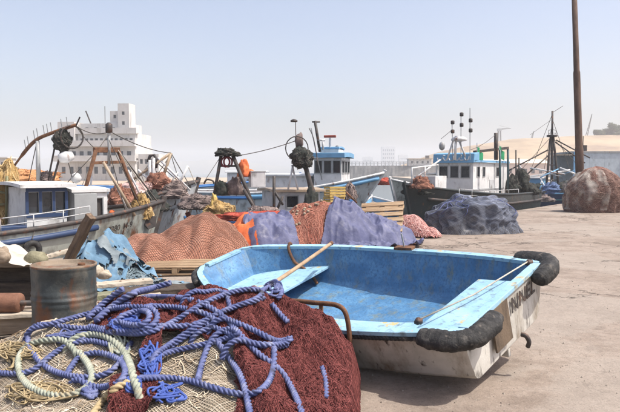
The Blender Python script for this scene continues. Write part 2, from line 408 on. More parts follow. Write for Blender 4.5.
def boat(name, label, bow, heading, hull, mh, cap, strake, strake_t=.8, deck_t=.28, boot=None, strake_u=.93):
    """bow: world xy of the stem head; returns the root Empty with hull, deck, gunwale and strakes"""
    a = heading; loc = V((bow[0] - hull.L * cos(a), bow[1] - hull.L * sin(a), WL))
    r = thing(name, label, 'boat', loc, a)
    hull.shell(.38, 1).build('hull', mh, r, True)
    hull.shell(0, .38, 4).build('hull_bottom', boot or M_red, r, True)
    for side in (-1, 1):
        MB().tube(hull.line(1, side, .0), .055, 6).build('gunwale', cap, r, True)
        MB().tube(hull.line(strake_t, side, .01, .0, strake_u), .07, 6).build('rubbing_strake', strake, r, True)
    mb = MB(); us = [i / 24 * .97 for i in range(25)]
    def dk(u, sd):
        z = hull.sheer(u) - deck_t * (1.4 - .4 * u); t = (z + hull.draft) / (hull.sheer(u) + hull.draft); p = hull.pt(u, t, sd); return p
    mb.grid([[dk(u, -1) for u in us], [V((dk(u, 1).x, 0, dk(u, 1).z + .04)) for u in us], [dk(u, 1) for u in us]])
    mb.build('deck', M_deck, r)
    st = MB(); st.bar(hull.pt(1, .3, 1) + V((.0, 0, 0)), hull.pt(1, 1, 1) + V((.05, 0, .12)), .10, .14); st.build('stem_post', cap, r, bevel=.01)
    return r

def facade(mb, o, dx, n, Wd, Ht, rows, t):
    """a wall with real openings; rows: (z0, z1, [(x0, x1), ...]) bottom to top.  Returns the panes as corner data"""
    o = V(o); dx = V(dx).normalized(); n = V(n).normalized(); up = V((0, 0, 1)); panes = []
    def blk(x0, x1, z0, z1):
        if x1 - x0 < 1e-4 or z1 - z0 < 1e-4: return
        a = o + dx * x0 + up * z0; e = [a, a + dx * (x1 - x0), a + dx * (x1 - x0) - n * t, a - n * t]
        vs = e + [p + up * (z1 - z0) for p in e]
        mb.add(vs, [(3, 2, 1, 0), (4, 5, 6, 7), (0, 1, 5, 4), (1, 2, 6, 5), (2, 3, 7, 6), (3, 0, 4, 7)])
    z = 0.
    for z0, z1, ws in rows:
        blk(0, Wd, z, z0); x = 0.
        for x0, x1 in ws:
            blk(x, x0, z0, z1); x = x1; panes.append((x0, x1, z0, z1))
        blk(x, Wd, z0, z1); z = z1
    blk(0, Wd, z, Ht)
    out = []
    for x0, x1, z0, z1 in panes:
        a = o + dx * x0 + up * z0 - n * t * .55
        e = [a, a + dx * (x1 - x0), a + dx * (x1 - x0) - n * t * .35, a - n * t * .35]
        pm = MB().add(e + [p + up * (z1 - z0) for p in e], [(3, 2, 1, 0), (4, 5, 6, 7), (0, 1, 5, 4), (1, 2, 6, 5), (2, 3, 7, 6), (3, 0, 4, 7)])
        c = o + n * .006; A, B_, C_, D_ = (c + dx * a_ + up * b_ for a_, b_ in ((x0, z0), (x1, z0), (x1, z1), (x0, z1)))
        fw = min(.05, (x1 - x0) * .09); pm.frame = MB()
        for p_, q_ in ((A - dx * fw / 2, B_ + dx * fw / 2), (D_ - dx * fw / 2, C_ + dx * fw / 2)): pm.frame.bar(p_, q_, .03, fw)
        for p_, q_ in ((A + up * fw * .52, D_ - up * fw * .52), (B_ + up * fw * .52, C_ - up * fw * .52)): pm.frame.bar(p_, q_, fw, .028, up=n)
        out.append(pm)
    return out
def house(parent, x0, x1, y0, y1, z0, z1, mw, mr, wins, t=.05, over=.12, roof_t=.07, frame=None, camber=.05, pane=None, roof_name='roof', wall_name='cabin_wall'):
    """a deckhouse; wins: dict of side -> rows; sides front(+X) back(-X) port(+Y) starboard(-Y)"""
    mb = MB(); H = z1 - z0; panes = []
    lx, ly = x1 - x0, y1 - y0
    panes += facade(mb, (x0, y0, z0), (1, 0, 0), (0, -1, 0), lx, H, wins.get('starboard', []), t)
    panes += facade(mb, (x1, y1, z0), (-1, 0, 0), (0, 1, 0), lx, H, wins.get('port', []), t)
    panes += facade(mb, (x1, y0 + t, z0), (0, 1, 0), (1, 0, 0), ly - 2 * t, H, wins.get('front', []), t)
    panes += facade(mb, (x0, y1 - t, z0), (0, -1, 0), (-1, 0, 0), ly - 2 * t, H, wins.get('back', []), t)
    w = mb.build(wall_name, mw, parent)
    for p in panes:
        wo = p.build('window', pane or M_glass, parent); p.frame.build('frame', frame or M_grey, wo)
    rb = MB(); n = 6
    top = [[(x, lerp(y0 - over, y1 + over, k / n), z1 + camber * sin(pi * k / n) + h) for k in range(n + 1)] for h in (roof_t,) for x in (x0 - over, x1 + over)]
    bot = [[(p[0], p[1], p[2] - roof_t + .003) for p in r] for r in top]
    rb.grid(top); rb.grid(bot[::-1])
    rb.grid([bot[0], top[0]]); rb.grid([top[1], bot[1]])
    rb.grid([[top[0][0], top[1][0]], [bot[0][0], bot[1][0]]]); rb.grid([[bot[0][-1], bot[1][-1]], [top[0][-1], top[1][-1]]])
    rb.build(roof_name, mr, parent)
    return w
def tyre(parent, c, M, r=.26, w=.10, name='tyre_fender'):
    mb = MB(); pts = [V(c) + M @ V((r * cos(2 * pi * k / 22), r * sin(2 * pi * k / 22), 0)) for k in range(22)]
    mb.tube(pts, w, 8, closed=True); return mb.build(name, M_tyre, parent, True)
def rail(parent, pts, h, mt, r=.018, name='railing', posts=True):
    mb = MB(); top = [V(p) + V((0, 0, h)) for p in pts]; mb.tube(top, r, 5)
    mb.tube([V(p) + V((0, 0, h * .5)) for p in pts], r * .8, 5)
    for p, q in zip(pts, top): mb.tube([p, q], r, 5)
    return mb.build(name, mt, parent, True)
def wire(parent, a, b, r=.012, sag=.0, name='stay', m=None):
    a, b = V(a), V(b); pts = [a.lerp(b, i / 8) - V((0, 0, sag * 4 * (i / 8) * (1 - i / 8))) for i in range(9)]
    return MB().tube(pts, r, 4).build(name, m or M_cable, parent, True)
def lump(c, r, seed=0., n=14, k=8, amp=.3):
    """a rough bundle: closed, noisy, flattened underneath"""
    mb = MB(); rows = []
    for i in range(k + 1):
        t = pi * i / k; row = []
        for j in range(n):
            a = 2 * pi * j / n; d = V((sin(t) * cos(a), sin(t) * sin(a), cos(t)))
            f = 1 + amp * noise.noise(d * 1.7 + V((seed, seed * .7, 0))) + amp * .5 * noise.noise(d * 4.1 + V((0, seed, 3)))
            row.append(V(c) + V((d.x * r[0] * f, d.y * r[1] * f, max(d.z * f, -.75) * r[2])))
        rows.append(row)
    mb.grid(rows, closed=True); return mb
def strands_on(fn, count, rng, seg=7, step=.05, r=.004, n=3, flow=None):
    """short loose twine lying on a surface; fn(a, b) -> point, in the surface's own parameters 0..1"""
    mb = MB()
    for _ in range(count):
        a, b = rng.random(), rng.random(); ang = rng.random() * 2 * pi; pts = []
        for i in range(seg):
            p = fn(a, b)
            if p is None: break
            pts.append(p + V((0, 0, rng.uniform(.002, .012))))
            ang += rng.gauss(0, .45); a += cos(ang) * step; b += sin(ang) * step
            if not (0 <= a <= 1 and 0 <= b <= 1): break
        if len(pts) > 2: mb.tube(pts, r, n, caps=False)
    return mb
def coil(c, R, r, turns, m, parent, name='rope_coil', jit=.15, seed=1):
    rg = random.Random(seed); pts = []
    for i in range(int(turns * 14)):
        a = 2 * pi * i / 14; rr = R * (1 + rg.uniform(-jit, jit))
        pts.append(V(c) + V((rr * cos(a), rr * sin(a), i / 14 * r * 1.2)))
    return MB().tube(smooth_path(pts, 2), r, 6).build(name, m, parent, True)
def local(root, p):
    """world point -> the boat's own frame"""
    M = Matrix.Translation(root.location) @ Matrix.Rotation(root.rotation_euler.z, 4, 'Z'); return M.inverted() @ V(p)
def solve_x(root, y, px, z=2.5, lo=-5., hi=25.):
    M = Matrix.Translation(root.location) @ Matrix.Rotation(root.rotation_euler.z, 4, 'Z'); best = None
    for i in range(1200):
        x = lerp(lo, hi, i / 1199); w = M @ V((x, y, z))
        if w.y < 2: continue
        e = abs(proj(w)[0] - px)
        if best is None or e < best[0]: best = (e, x)
    return best[1]
def on(root, px, py, D): return local(root, P(px, py, D))

M_netbrown = net_mat('brown_netting', (.10, .045, .03), (.23, .105, .07), (.34, .17, .12))
M_netdark = net_mat('dark_netting', (.015, .02, .018), (.04, .045, .04), (.09, .08, .07))
M_netyel = net_mat('ochre_netting', (.20, .12, .04), (.38, .25, .10), (.5, .36, .18))
M_netred = net_mat('red_netting', (.20, .03, .02), (.40, .07, .045), (.5, .13, .09))
M_netmix = net_mat('mixed_netting', (.06, .05, .05), (.17, .13, .12), (.34, .27, .24))
A1 = math.atan2(.66, .75)
def even_(w, n): return [(w * (k + .09) / n, w * (k + .91) / n) for k in range(n)]

def clump(r, seed, flat=.6):
    """point on a slumped, folded bundle: a, b in 0..1"""
    def fn(a, b):
        t = pi * b; g = 2 * pi * a; d = V((sin(t) * cos(g), sin(t) * sin(g), cos(t)))
        f = 1 + .34 * noise.noise(d * 1.4 + V((seed, seed * .7, 0))) + .22 * noise.noise(d * 3.3 + V((0, seed, 3))) + .10 * noise.noise(d * 8 + V((seed, 1, 3)))
        f -= .22 * abs(noise.noise(V((cos(g) * 2.6 + seed, sin(g) * 2.6, d.z * .9))))
        z = d.z * f
        w = 1 + (.35 * max(0, -d.z + .25) if flat < 1 else 0)
        return V((d.x * r[0] * f * w, d.y * r[1] * f * w, (z if z > -flat else -flat - (z + flat) * .1) * r[2]))
    return fn
def bundle(label, cat, px, py, D, r, m, seed, name='net_bundle', twines=None, loose=True):
    o = thing(name, label, cat, P(px, py, D)); bundle_parts(o, (0, 0, 0), r, m, seed, twines, loose); return o
def bundle_parts(o, c, r, m, seed, twines=None, loose=True, name='net_body', flat=.6):
    fn = clump(r, seed, flat); c = V(c)
    b = MB().grid([[c + fn(i / 30, j / 22) for i in range(30)] for j in range(23)], closed=True).build(name, m, o, True)
    if loose:
        rg = random.Random(int(seed * 10)); mb = MB(); big = max(r)
        for _ in range(130):
            a, bb = rg.random(), rg.uniform(.08, .8); pts = []; da, db = rg.gauss(0, .012), rg.gauss(.012, .02)
            for k in range(9):
                p = fn(a, bb); pts.append(c + p * 1.02 + V((rg.gauss(0, .006), rg.gauss(0, .006), rg.gauss(0, .006)))); a += da + rg.gauss(0, .008); bb += db + rg.gauss(0, .01)
            mb.tube(pts, rg.uniform(.005, .011), 3, caps=False)
        col = m.node_tree.nodes['Color Ramp'].color_ramp.elements if 'Color Ramp' in m.node_tree.nodes else None
        cs = [e.color[:3] for e in col]; q = mb.build('loose_twine', strands_mat(m.name + '_twine', tuple(x * .8 for x in cs[0]), tuple(min(.8, x * 1.5 + .02) for x in cs[-1])), o); q['kind'] = 'stuff'
    return b

# ------------------------------------------------------------------ boat 1: old trawler on the left, bow to the right
h1 = Hull(10.5, 3.4, 1.92, 1.84, 2.32, draft=.5, rake=.9)
b1p = P(163, 208, 15.6)
b1 = boat('fishing_boat', 'cream hulled fishing boat at far left, dark blue strake and tyre fender', b1p, A1, h1, M_cream, M_iron, M_navy, .92, strake_u=.80)
D1 = 14.3
def B1(px, py, D=D1): return on(b1, px, py, D)
# registration number on the hull
u = None
ut = min((abs(proj(Matrix.Translation(b1.location) @ Matrix.Rotation(A1, 4, 'Z') @ h1.pt(k / 400, .87, -1))[0] - 117), k / 400) for k in range(200, 396))[1]
q0, q1 = h1.pt(ut - .035, .87, -1, .03), h1.pt(ut + .035, .87, -1, .03)
ql, qh = h1.pt(ut, .80, -1, .03), h1.pt(ut, .94, -1, .03)
tx, tc_ = (q1 - q0).normalized(), (q0 + q1) / 2 + V((0, -.025, 0))
text_mesh('registration_number', '3380', .20, M_iron, b1, frame_matrix(tc_ - tx * .13, tx, qh - ql))
text_mesh('registration_mark', 'M-9', .20, M_iron, b1, frame_matrix(tc_ + tx * .33, tx, qh - ql))
# second thin line, tyre fender, scupper plate
MB().tube(h1.line(.60, -1, .012, 0, .5), .028, 5).build('rubbing_strake', M_iron, b1, True)
uf = min((abs(proj(Matrix.Translation(b1.location) @ Matrix.Rotation(A1, 4, 'Z') @ h1.pt(k / 400, .85, -1))[0] - 31), k / 400) for k in range(100, 396))[1]
tf = h1.pt(uf, .84, -1, .12); tyre(b1, tf, Matrix.Rotation(pi / 2, 3, 'X'), .13, .06)
wire(b1, h1.pt(uf, 1, -1), tf + V((0, 0, .2)), .012, name='fender_line')
# anchor and net bag hanging at the bow shoulder
ua = min((abs(proj(Matrix.Translation(b1.location) @ Matrix.Rotation(A1, 4, 'Z') @ h1.pt(k / 400, .85, -1))[0] - 148), k / 400) for k in range(200, 400))[1]
ab = h1.pt(ua, .86, -1, .06)
mb = MB(); mb.add([ab + V((-.30, .04, .10)), ab + V((.16, -.06, .10)), ab + V((.12, -.07, -.16)), ab + V((-.06, -.05, -.22)), ab + V((-.30, .10, .10)), ab + V((.16, .0, .10)), ab + V((.12, -.01, -.16)), ab + V((-.06, .01, -.22))],
       [(0, 1, 2, 3), (7, 6, 5, 4), (0, 4, 5, 1), (1, 5, 6, 2), (2, 6, 7, 3), (3, 7, 4, 0)]); mb.build('anchor_plate', M_iron, b1, bevel=.01)
# wheelhouse
dz = h1.fm - .35
x0, x1 = solve_x(b1, -1.0, 27), solve_x(b1, -1.0, 66)
zr = B1(45, 186).z
house(b1, x0, x1, -1.0, 1.0, dz, zr, M_white, M_white, {'starboard': [(zr - dz - .52, zr - dz - .08, even_((x1 - x0), 3))],
      'front': [(zr - dz - .5, zr - dz - .1, [(.2, .8), (.95, 1.6)])]}, over=.16)
MB().box(((x0 + x1) / 2, -1.02, zr - .30), (x1 - x0 + .02, .02, .50)).build('window_surround', M_navy, b1) if False else None
# navy band round the windows (four strips)
for zz, hh in ((zr - .045, .07), (zr - .565, .08)):
    MB().box(((x0 + x1) / 2, -1.012, zz), (x1 - x0 + .02, .022, hh)).build('window_band', M_navy, b1)
for xx in [(x1 - x0) * k / 3 for k in (0.02, 1, 2, 2.97)]:
    MB().box((x0 + xx, -1.013, zr - .30), (.06, .024, .44)).build('window_band', M_navy, b1)
# low house behind it with a door opening
wa, wb_ = solve_x(b1, -.85, 73), solve_x(b1, -.85, 107)
zc = B1(90, 190, 15.2).z
house(b1, wa, wb_, -.85, .85, dz, zc, M_white, M_white, {'starboard': [(.12, zc - dz - .12, [(wb_ - wa - .42, wb_ - wa - .1)])], 'back': [(zc - dz - .55, zc - dz - .1, [(.2, .7)])]}, over=.05, pane=M_iron)
MB().box((wa + .25, -.88, (zc + dz) / 2 + .1), (.5, .04, zc - dz - .25)).build('side_panel', M_grey, b1, bevel=.01)
# aft cabin side, navy box on deck
nb = B1(30, 222, 13); MB().box((nb.x, -.75, h1.fm - .08), (1.5, .5, .42)).build('deck_locker', M_navy, b1, bevel=.02)
# net-hauling gallows: bent boom with guard pins, tall post, power block
by = 0.2
def L1(px, py, D=14.3):  return B1(px, py, D)
boom = smooth_path([L1(4, 181), L1(20, 158), L1(35, 141), L1(52, 133), L1(76, 125)], 5)
MB().tube(boom, [.025] * 6 + [.042] * (len(boom) - 6), 6).build('boom', M_rust, b1, True)
MB().tube([L1(39, 186), L1(38, 165), L1(37.5, 141)], [.06, .05, .045], 7).build('derrick_post', M_grey, b1, True)
MB().tube([L1(47, 186), L1(56, 141)], .022, 5).build('stay', M_iron, b1, True)
MB().tube([L1(52, 186), L1(62, 148)], .025, 5).build('stay', M_iron, b1, True)
for k in range(9):
    t = .38 + k * .068; q = boom[int(t * (len(boom) - 1))]
    MB().tube([q, q + V((-.03, 0, .24))], .010, 4).build('guard_pin', M_grey, b1)
bundle_parts(b1, L1(62, 141), (.20, .16, .25), M_netdark, 3., name='power_block', flat=3)
ring = [L1(72, 137) + V((.26 * cos(a), .0, .26 * sin(a))) for a in [2 * pi * k / 18 for k in range(18)]]
MB().tube(ring, .02, 5, closed=True).build('hose_loop', M_iron, b1, True)
MB().tube([L1(76, 126), L1(80, 117)], .018, 5).build('aerial', M_iron, b1)
MB().lathe([(.02, -.17), (.10, -.15), (.15, 0), (.10, .15), (.02, .17)], L1(66, 157), 12, Matrix.Rotation(pi / 2.4, 3, 'Y')).build('float', M_white, b1, True)
# A-frame gallows in front
def bars(root, pts_list, r, m, name='gallows_leg'):
    for a, b in pts_list: MB().tube([a, b], r, 6).build(name, m, root, True)
bars(b1, [(L1(77, 220, 14.2), L1(96, 150, 14.2)), (L1(140, 208, 15.0), L1(118, 150, 14.8))], .045, M_rust)
bars(b1, [(L1(135, 216, 14.4), L1(103, 162, 14.2))], .04, M_tan)
MB().bar(L1(94, 150, 14.2), L1(119, 150, 14.8), .09, .12).build('gallows_head', M_rust, b1, bevel=.01)
MB().bar(L1(92, 163, 14.2), L1(122, 162, 14.8), .05, .07).build('gallows_brace', M_rust, b1, bevel=.01)
MB().tube([L1(109, 166, 14.5), L1(109, 128, 14.5)], .035, 6).build('mast', M_grey, b1, True)
MB().lathe([(.04, 0), (.08, .02), (.08, .2), (.03, .24)], L1(109, 133, 14.5), 10).build('mast_lamp', M_iron, b1, True)
wire(b1, L1(109, 131, 14.5), P(171, 153, 19) and on(b1, 171, 153, 19), .012, .1)
wire(b1, L1(76, 126), L1(109, 132, 14.5), .01, .1)
wire(b1, L1(118, 150, 14.8), L1(160, 205, 15.5), .02, 0)
# clutter on its deck
bundle('ochre net bundle hanging over the bow of the cream boat', 'net', 141, 210, 15.0, (.24, .2, .36), M_netyel, 5.)
bundle('heap of orange netting on the cream boat behind its roof', 'net', 27, 178, 15.6, (.75, .5, .22), mat('orange_net', [(.3, (.30, .13, .05)), (.6, (.5, .25, .11))], scale=8, bump=.6, bscale=30), 8.)
bundle('pale sack lying against the wheelhouse of the cream boat', 'sack', 44, 221, 13.4, (.32, .2, .2), M_white, 2., 'sack', loose=False)
bundle('ochre nets stacked at the left edge behind the wheelhouse', 'net', 6, 200, 13.9, (.35, .4, .9), M_netyel, 12.)
bundle('brown nets heaped on deck beside the open cabin door', 'net', 121, 200, 16.4, (.28, .3, .42), M_netbrown, 15.)
bundle('dark tackle heap at the stem of the cream boat', 'tackle', 152, 204, 15.8, (.35, .3, .3), M_netdark, 18., 'tackle_heap')

# odds and ends that crowd its deck: stanchions, rails, hanging floats, boxes
bars(b1, [(L1(6, 226, 13.4), L1(7, 176, 13.4)), (L1(14, 224, 13.6), L1(13, 182, 13.6)), (L1(0, 192, 13.4), L1(22, 197, 13.7)), (L1(-4, 205, 13.4), L1(18, 203, 13.6))], .03, paint('olive_pipe', (.16, .15, .07), .6, .55), 'deck_rail')
rail(b1, [h1.pt(u_, 1, -1) + V((0, .08, 0)) for u_ in (.60, .66, .72, .78)], .28, M_white2, .012)
bars(b1, [(L1(86, 222, 14.6), L1(92, 176, 14.6)), (L1(72, 222, 14.4), L1(84, 190, 14.5)), (L1(128, 212, 15.2), L1(112, 176, 14.9)), (L1(146, 206, 15.5), L1(128, 170, 15.2))], .022, M_white, 'white_pipe')
for px, py, D, r_ in ((83, 208, 14.3, .10), (89, 211, 14.5, .08), (76, 178, 14.8, .13), (112, 213, 15, .08), (49, 213, 13.7, .07)):
    MB().lathe([(.1 * r_, -r_), (.7 * r_, -.7 * r_), (r_, 0), (.7 * r_, .7 * r_), (.1 * r_, r_)], L1(px, py, D), 12).build('float', M_white if r_ > .09 else M_orange, b1, True)
MB().box(L1(83, 217, 14.4), (.5, .4, .28)).build('deck_box', M_grey, b1, bevel=.01); MB().box(L1(58, 217, 13.9), (.45, .3, .2)).build('deck_box', M_white2, b1, bevel=.01)
bundle('green grey net hung under the boom beside the post', 'net', 46, 180, 14.4, (.16, .16, .2), M_netmix, 113.)
bundle('rusty chain and rope heap before the cabin door of the cream boat', 'tackle', 96, 219, 14.5, (.38, .25, .13), M_netbrown, 114., 'tackle_heap')
bundle('dark rope heap below the windows of the cream boat', 'tackle', 62, 222, 13.8, (.4, .2, .12), M_netdark, 115., 'tackle_heap')

# ------------------------------------------------------------------ boat 2: white trawler behind, bow with a dark sheer
h2 = Hull(11, 3.4, 2.0, 2.0, 2.75, draft=.5, rake=1.1)
b2 = boat('trawler', 'white trawler whose dark edged bow rises behind the cream boat', P(198, 184, 21), A1, h2, M_white2, M_iron, M_grey, .8)
def L2(px, py, D=20): return on(b2, px, py, D)
bars(b2, [(L2(118, 190), L2(171, 153)), (L2(160, 186), L2(171, 153))], .05, M_tan, 'derrick_boom')
bars(b2, [(L2(138, 170), L2(174, 200)), (L2(176, 190), L2(188, 166)), (L2(158, 158), L2(190, 190)), (L2(165, 192), L2(150, 168))], .04, M_white, 'white_spar')
bars(b2, [(L2(153, 190), L2(154, 158)), (L2(150, 190), L2(150, 160))], .07, M_white, 'samson_post')
MB().tube([L2(148, 162), L2(150, 156), L2(154, 155), L2(157, 160), L2(156, 168)], .05, 6).build('davit_head', M_iron, b2, True)
for (px, py, R) in ((150, 200, .42), (165, 201, .36)):
    c = L2(px, py, 19.6); MB().tube([c + V((R * cos(2 * pi * k / 20), 0, R * sin(2 * pi * k / 20))) for k in range(20)], .035, 6, closed=True).build('winch_wheel', M_iron, b2, True)
    for k in range(3):
        a = pi * k / 3; MB().tube([c - V((R * cos(a), 0, R * sin(a))), c + V((R * cos(a), 0, R * sin(a)))], .02, 5).build('wheel_spoke', M_iron, b2)
MB().tube([L2(185, 188, 20.5), L2(187, 183, 20.5), L2(190, 188, 20.5)], .06, 6).build('bollard', M_iron, b2, True)
bundle('pinkish net heap on the foredeck of the white trawler', 'net', 133, 192, 19, (.55, .4, .3), mat('pink_net', [(.3, (.32, .20, .18)), (.6, (.52, .38, .35))], scale=9, bump=.6, bscale=30), 21.)
bundle('brown tackle heap under the derrick of the white trawler', 'tackle', 172, 192, 19.6, (.5, .4, .35), M_netmix, 23., 'tackle_heap')
bundle('small brown net heap between white spars', 'net', 158, 183, 19.6, (.4, .3, .3), M_netbrown, 24.)

rg = random.Random(77)
for a_, b_, q_ in (((109, 134), (97, 151), 0), ((109, 140), (140, 206), 0), ((97, 151), (66, 184), 0), ((118, 150), (152, 200), 0), ((76, 126), (97, 150), 1), ((37, 141), (28, 184), 0), ((62, 136), (74, 186), 0), ((96, 152), (72, 210), 0), ((109, 150), (125, 210), 0)):
    wire(b1, L1(*a_), L1(*b_, 14.8), .010, .05 * q_, m=M_cable if rg.random() < .6 else M_rope)
for a_, b_ in (((171, 153), (190, 186)), ((171, 154), (150, 186)), ((171, 155), (182, 190)), ((154, 158), (130, 188)), ((154, 160), (186, 188)), ((188, 166), (196, 185)), ((150, 165), (166, 198)), ((140, 172), (152, 200))):
    wire(b2, L2(*a_), L2(*b_), .014, .0, m=M_rope if rg.random() < .6 else M_cable)
bars(b2, [(L2(126, 178), L2(168, 196)), (L2(162, 172), L2(182, 198)), (L2(178, 172), L2(166, 190)), (L2(144, 196), L2(162, 178))], .028, M_white, 'white_spar')
bars(b2, [(L2(131, 196), L2(131, 172)), (L2(163, 198), L2(163, 174)), (L2(180, 192), L2(180, 178))], .03, M_grey, 'deck_stanchion')

# ------------------------------------------------------------------ boat 3: small open boat with the A-frame
h3 = Hull(6.2, 2.3, 1.5, 1.35, 1.75, draft=.4, rake=.6)
b3 = boat('open_boat', 'small white open boat with an iron gallows frame and red rings', P(189, 203, 18.2), pi + .16, h3, M_white, M_red, M_white, .82)
def L3(px, py, D=18): return on(b3, px, py, D)
bars(b3, [(L3(211, 214), L3(221, 156)), (L3(256, 212, 17.6), L3(233, 156))], .055, M_iron)
bars(b3, [(L3(258, 214, 17.4), L3(244, 190, 17.6))], .05, M_iron, 'gallows_strut')
MB().bar(L3(219, 166), L3(237, 166), .05, .06).build('gallows_brace', M_iron, b3)
bundle_parts(b3, L3(226, 153), (.32, .22, .15), M_netdark, 31., name='gallows_head')
for k, px in enumerate((225.5, 228)):
    c = L3(px, 162); MB().tube([c + V((.12 * cos(2 * pi * j / 16), 0, .14 * sin(2 * pi * j / 16))) for j in range(16)], .03, 6, closed=True).build('hanging_ring', mat('dark_red_ring', [(.3, (.12, .02, .03)), (.6, (.20, .04, .05))]), b3, True)
wire(b3, L3(221, 156), L3(204, 182, 17.2), .012, .0)
MB().tube(smooth_path([L3(204, 184, 17.3), L3(207, 179.5, 17.3), L3(213, 181, 17.3), L3(214, 184, 17.3)], 4), .025, 5).build('davit_hook', M_iron, b3, True)
for px, m, r in ((224, M_netdark, (.22, .2, .26)), (234, M_netbrown, (.24, .2, .32))):
    pass
def sack(label, px, py, D, r, m, seed): return bundle(label, 'sack', px, py, D, r, m, seed, 'sack', loose=False)
sack('orange oilskin bundle propped on top of the boxes by the gallows', 244, 170, 18.1, (.15, .13, .34), M_orange, 41.)
sack('small orange bundle right of the taller orange oilskin', 250, 174, 18.3, (.16, .12, .13), M_orange, 42.)
sack('black oilskin hanging on the gallows frame, left one', 222, 190, 18.0, (.19, .1, .27), M_netdark, 43.)
sack('dark brown sack hanging on the gallows frame, right one', 235, 188, 18.0, (.22, .1, .34), M_netmix, 44.)
fb = thing('fish_box', 'white fish box standing behind the gallows frame', 'box', P(257, 193, 18.2), .3)
bx = MB(); bx.box((0, 0, .18), (.42, .4, .02)); [bx.box((sx * .2, 0, .4), (.025, .4, .44)) for sx in (-1, 1)]; [bx.box((0, sy * .19, .4), (.375, .025, .44)) for sy in (-1, 1)]
bx.build('tub', M_white, fb, bevel=.01); MB().tube([(-.21, -.2, .63), (.21, -.2, .63), (.21, .2, .63), (-.21, .2, .63), (-.21, -.2, .63)], .02, 5).build('rim', M_grey, fb)
sack('yellow oilskin hanging low on the left gallows leg', 214, 204, 17.5, (.10, .1, .3), M_yellow, 45.)
bundle('brown net heap in the bow of the small open boat', 'net', 199, 203, 18.0, (.55, .4, .3), M_netmix, 46.)
bundle('cork line heap amidships of the small open boat', 'net', 218, 212, 17.4, (.4, .4, .3), M_netyel, 47.)
bundle('dark net heap at the stern of the small open boat', 'net', 262, 213, 17.0, (.5, .4, .2), M_netmix, 48.)
bundle('bright red netting folded behind the blue tarpaulin', 'net', 265, 217, 16.4, (1.25, .4, .16), M_netred, 49.)

# ------------------------------------------------------------------ boat 4: white hull with a blue stripe further out
h4 = Hull(15, 3.8, 2.3, 2.15, 2.9, draft=.5, rake=1.4)
b4 = boat('long_boat', 'long white boat with a blue stripe moored beyond the gallows frame', P(300, 178, 36), radians(8), h4, M_white2, M_blue, M_blue, .62)
MB().tube(h4.line(.58, -1, .02, 0, .95), .16, 6).build('blue_stripe', M_blue, b4, True)
xx = on(b4, 268, 180, 34).x
house(b4, xx - 2.2, xx, -1, 1, 1.8, 3.0, M_white, M_white, {'starboard': [(.5, .85, [(.3, .8), (1.1, 1.6)])]})
house(b4, xx + .2, xx + 1.4, -.7, .7, 2.0, 2.8, M_white, M_grey, {})

# ------------------------------------------------------------------ boat 5: grey cabin with the mast and net hauler
h5 = Hull(5.4, 2.3, 1.6, 1.5, 2.0, draft=.4, rake=.7)
b5 = boat('fishing_boat', 'small boat with grey cabin, tan roof and a round dark net hauler', P(350, 206, 20.8), radians(20), h5, M_white2, M_blue, M_blue, .8)
def L5(px, py, D=19.5): return on(b5, px, py, D)
a5, c5 = solve_x(b5, -.75, 275, 1.5), solve_x(b5, -.75, 320, 1.5)
zz = L5(298, 192, 19.2).z
house(b5, a5, c5, -.75, .75, 1.2, zz, paint('cabin_grey', (.50, .52, .53), .62, .56), M_tan, {'starboard': [(zz - 1.2 - .5, zz - 1.2 - .12, [(.35, .75)])]}, over=.14)
MB().tube([L5(316, 215, 19), L5(313, 195, 19), L5(309, 180, 19), L5(298, 138, 19)], [.12, .11, .08, .07], 7).build('mast', M_iron, b5, True)
bundle_parts(b5, L5(302, 158, 18.9), (.34, .30, .36), M_netdark, 51., name='net_hauler', flat=3)
MB().tube([L5(297, 150, 18.8) + V((.36 * cos(2 * pi * k / 20), 0, .36 * sin(2 * pi * k / 20) + .05)) for k in range(20)], .018, 5, closed=True).build('hose_loop', M_iron, b5, True)
lump(L5(299, 141, 19), (.13, .13, .25), 52.).build('mast_head', M_netmix, b5, True)
bars(b5, [(L5(274, 222, 18.2), L5(274, 176, 18.2))], .045, M_iron, 'side_post')
bars(b5, [(L5(283, 205, 18.2), L5(275, 192, 18.2)), (L5(276, 212, 18.2), L5(283, 196, 18.2))], .04, M_iron, 'side_brace')
bars(b5, [(L5(288, 190, 19), L5(293, 165, 19)), (L5(298, 190, 19), L5(292, 165, 19))], .03, M_white, 'roof_frame')
wire(b5, L5(298, 140, 19), on(b5, 236, 156, 18), .012, .05)
MB().tube([L5(296, 140, 19), L5(295.5, 122, 19)], .012, 4).build('lamp_pole', M_iron, b5)
MB().lathe([(.02, .06), (.09, .03), (.12, 0), (.10, -.03)], L5(294, 121, 19), 10).build('lamp_head', M_iron, b5, True)
MB().tube(smooth_path([L5(309, 128, 19), L5(314, 140, 19), L5(318, 165, 19)], 4), .012, 4).build('whip_aerial', M_iron, b5)
sack('dark oilskin hanging on the cabin corner by the mast', 311, 205, 18.7, (.22, .15, .5), M_netdark, 53.)
crate_me = MB()
for z in (.02, .11, .2, .29): crate_me.box((0, -.19, z), (.6, .02, .06)); crate_me.box((0, .19, z), (.6, .02, .06)); crate_me.box((-.29, 0, z), (.02, .36, .06)); crate_me.box((.29, 0, z), (.02, .36, .06))
for sx in (-.27, .27):
    for sy in (-.17, .17): crate_me.box((sx, sy, .155), (.03, .03, .33))
crate_me.box((0, 0, .012), (.56, .36, .02))
CR = crate_me.build('fish_crate', M_yellow)
words = ['lowest', 'second lowest', 'second highest', 'topmost']
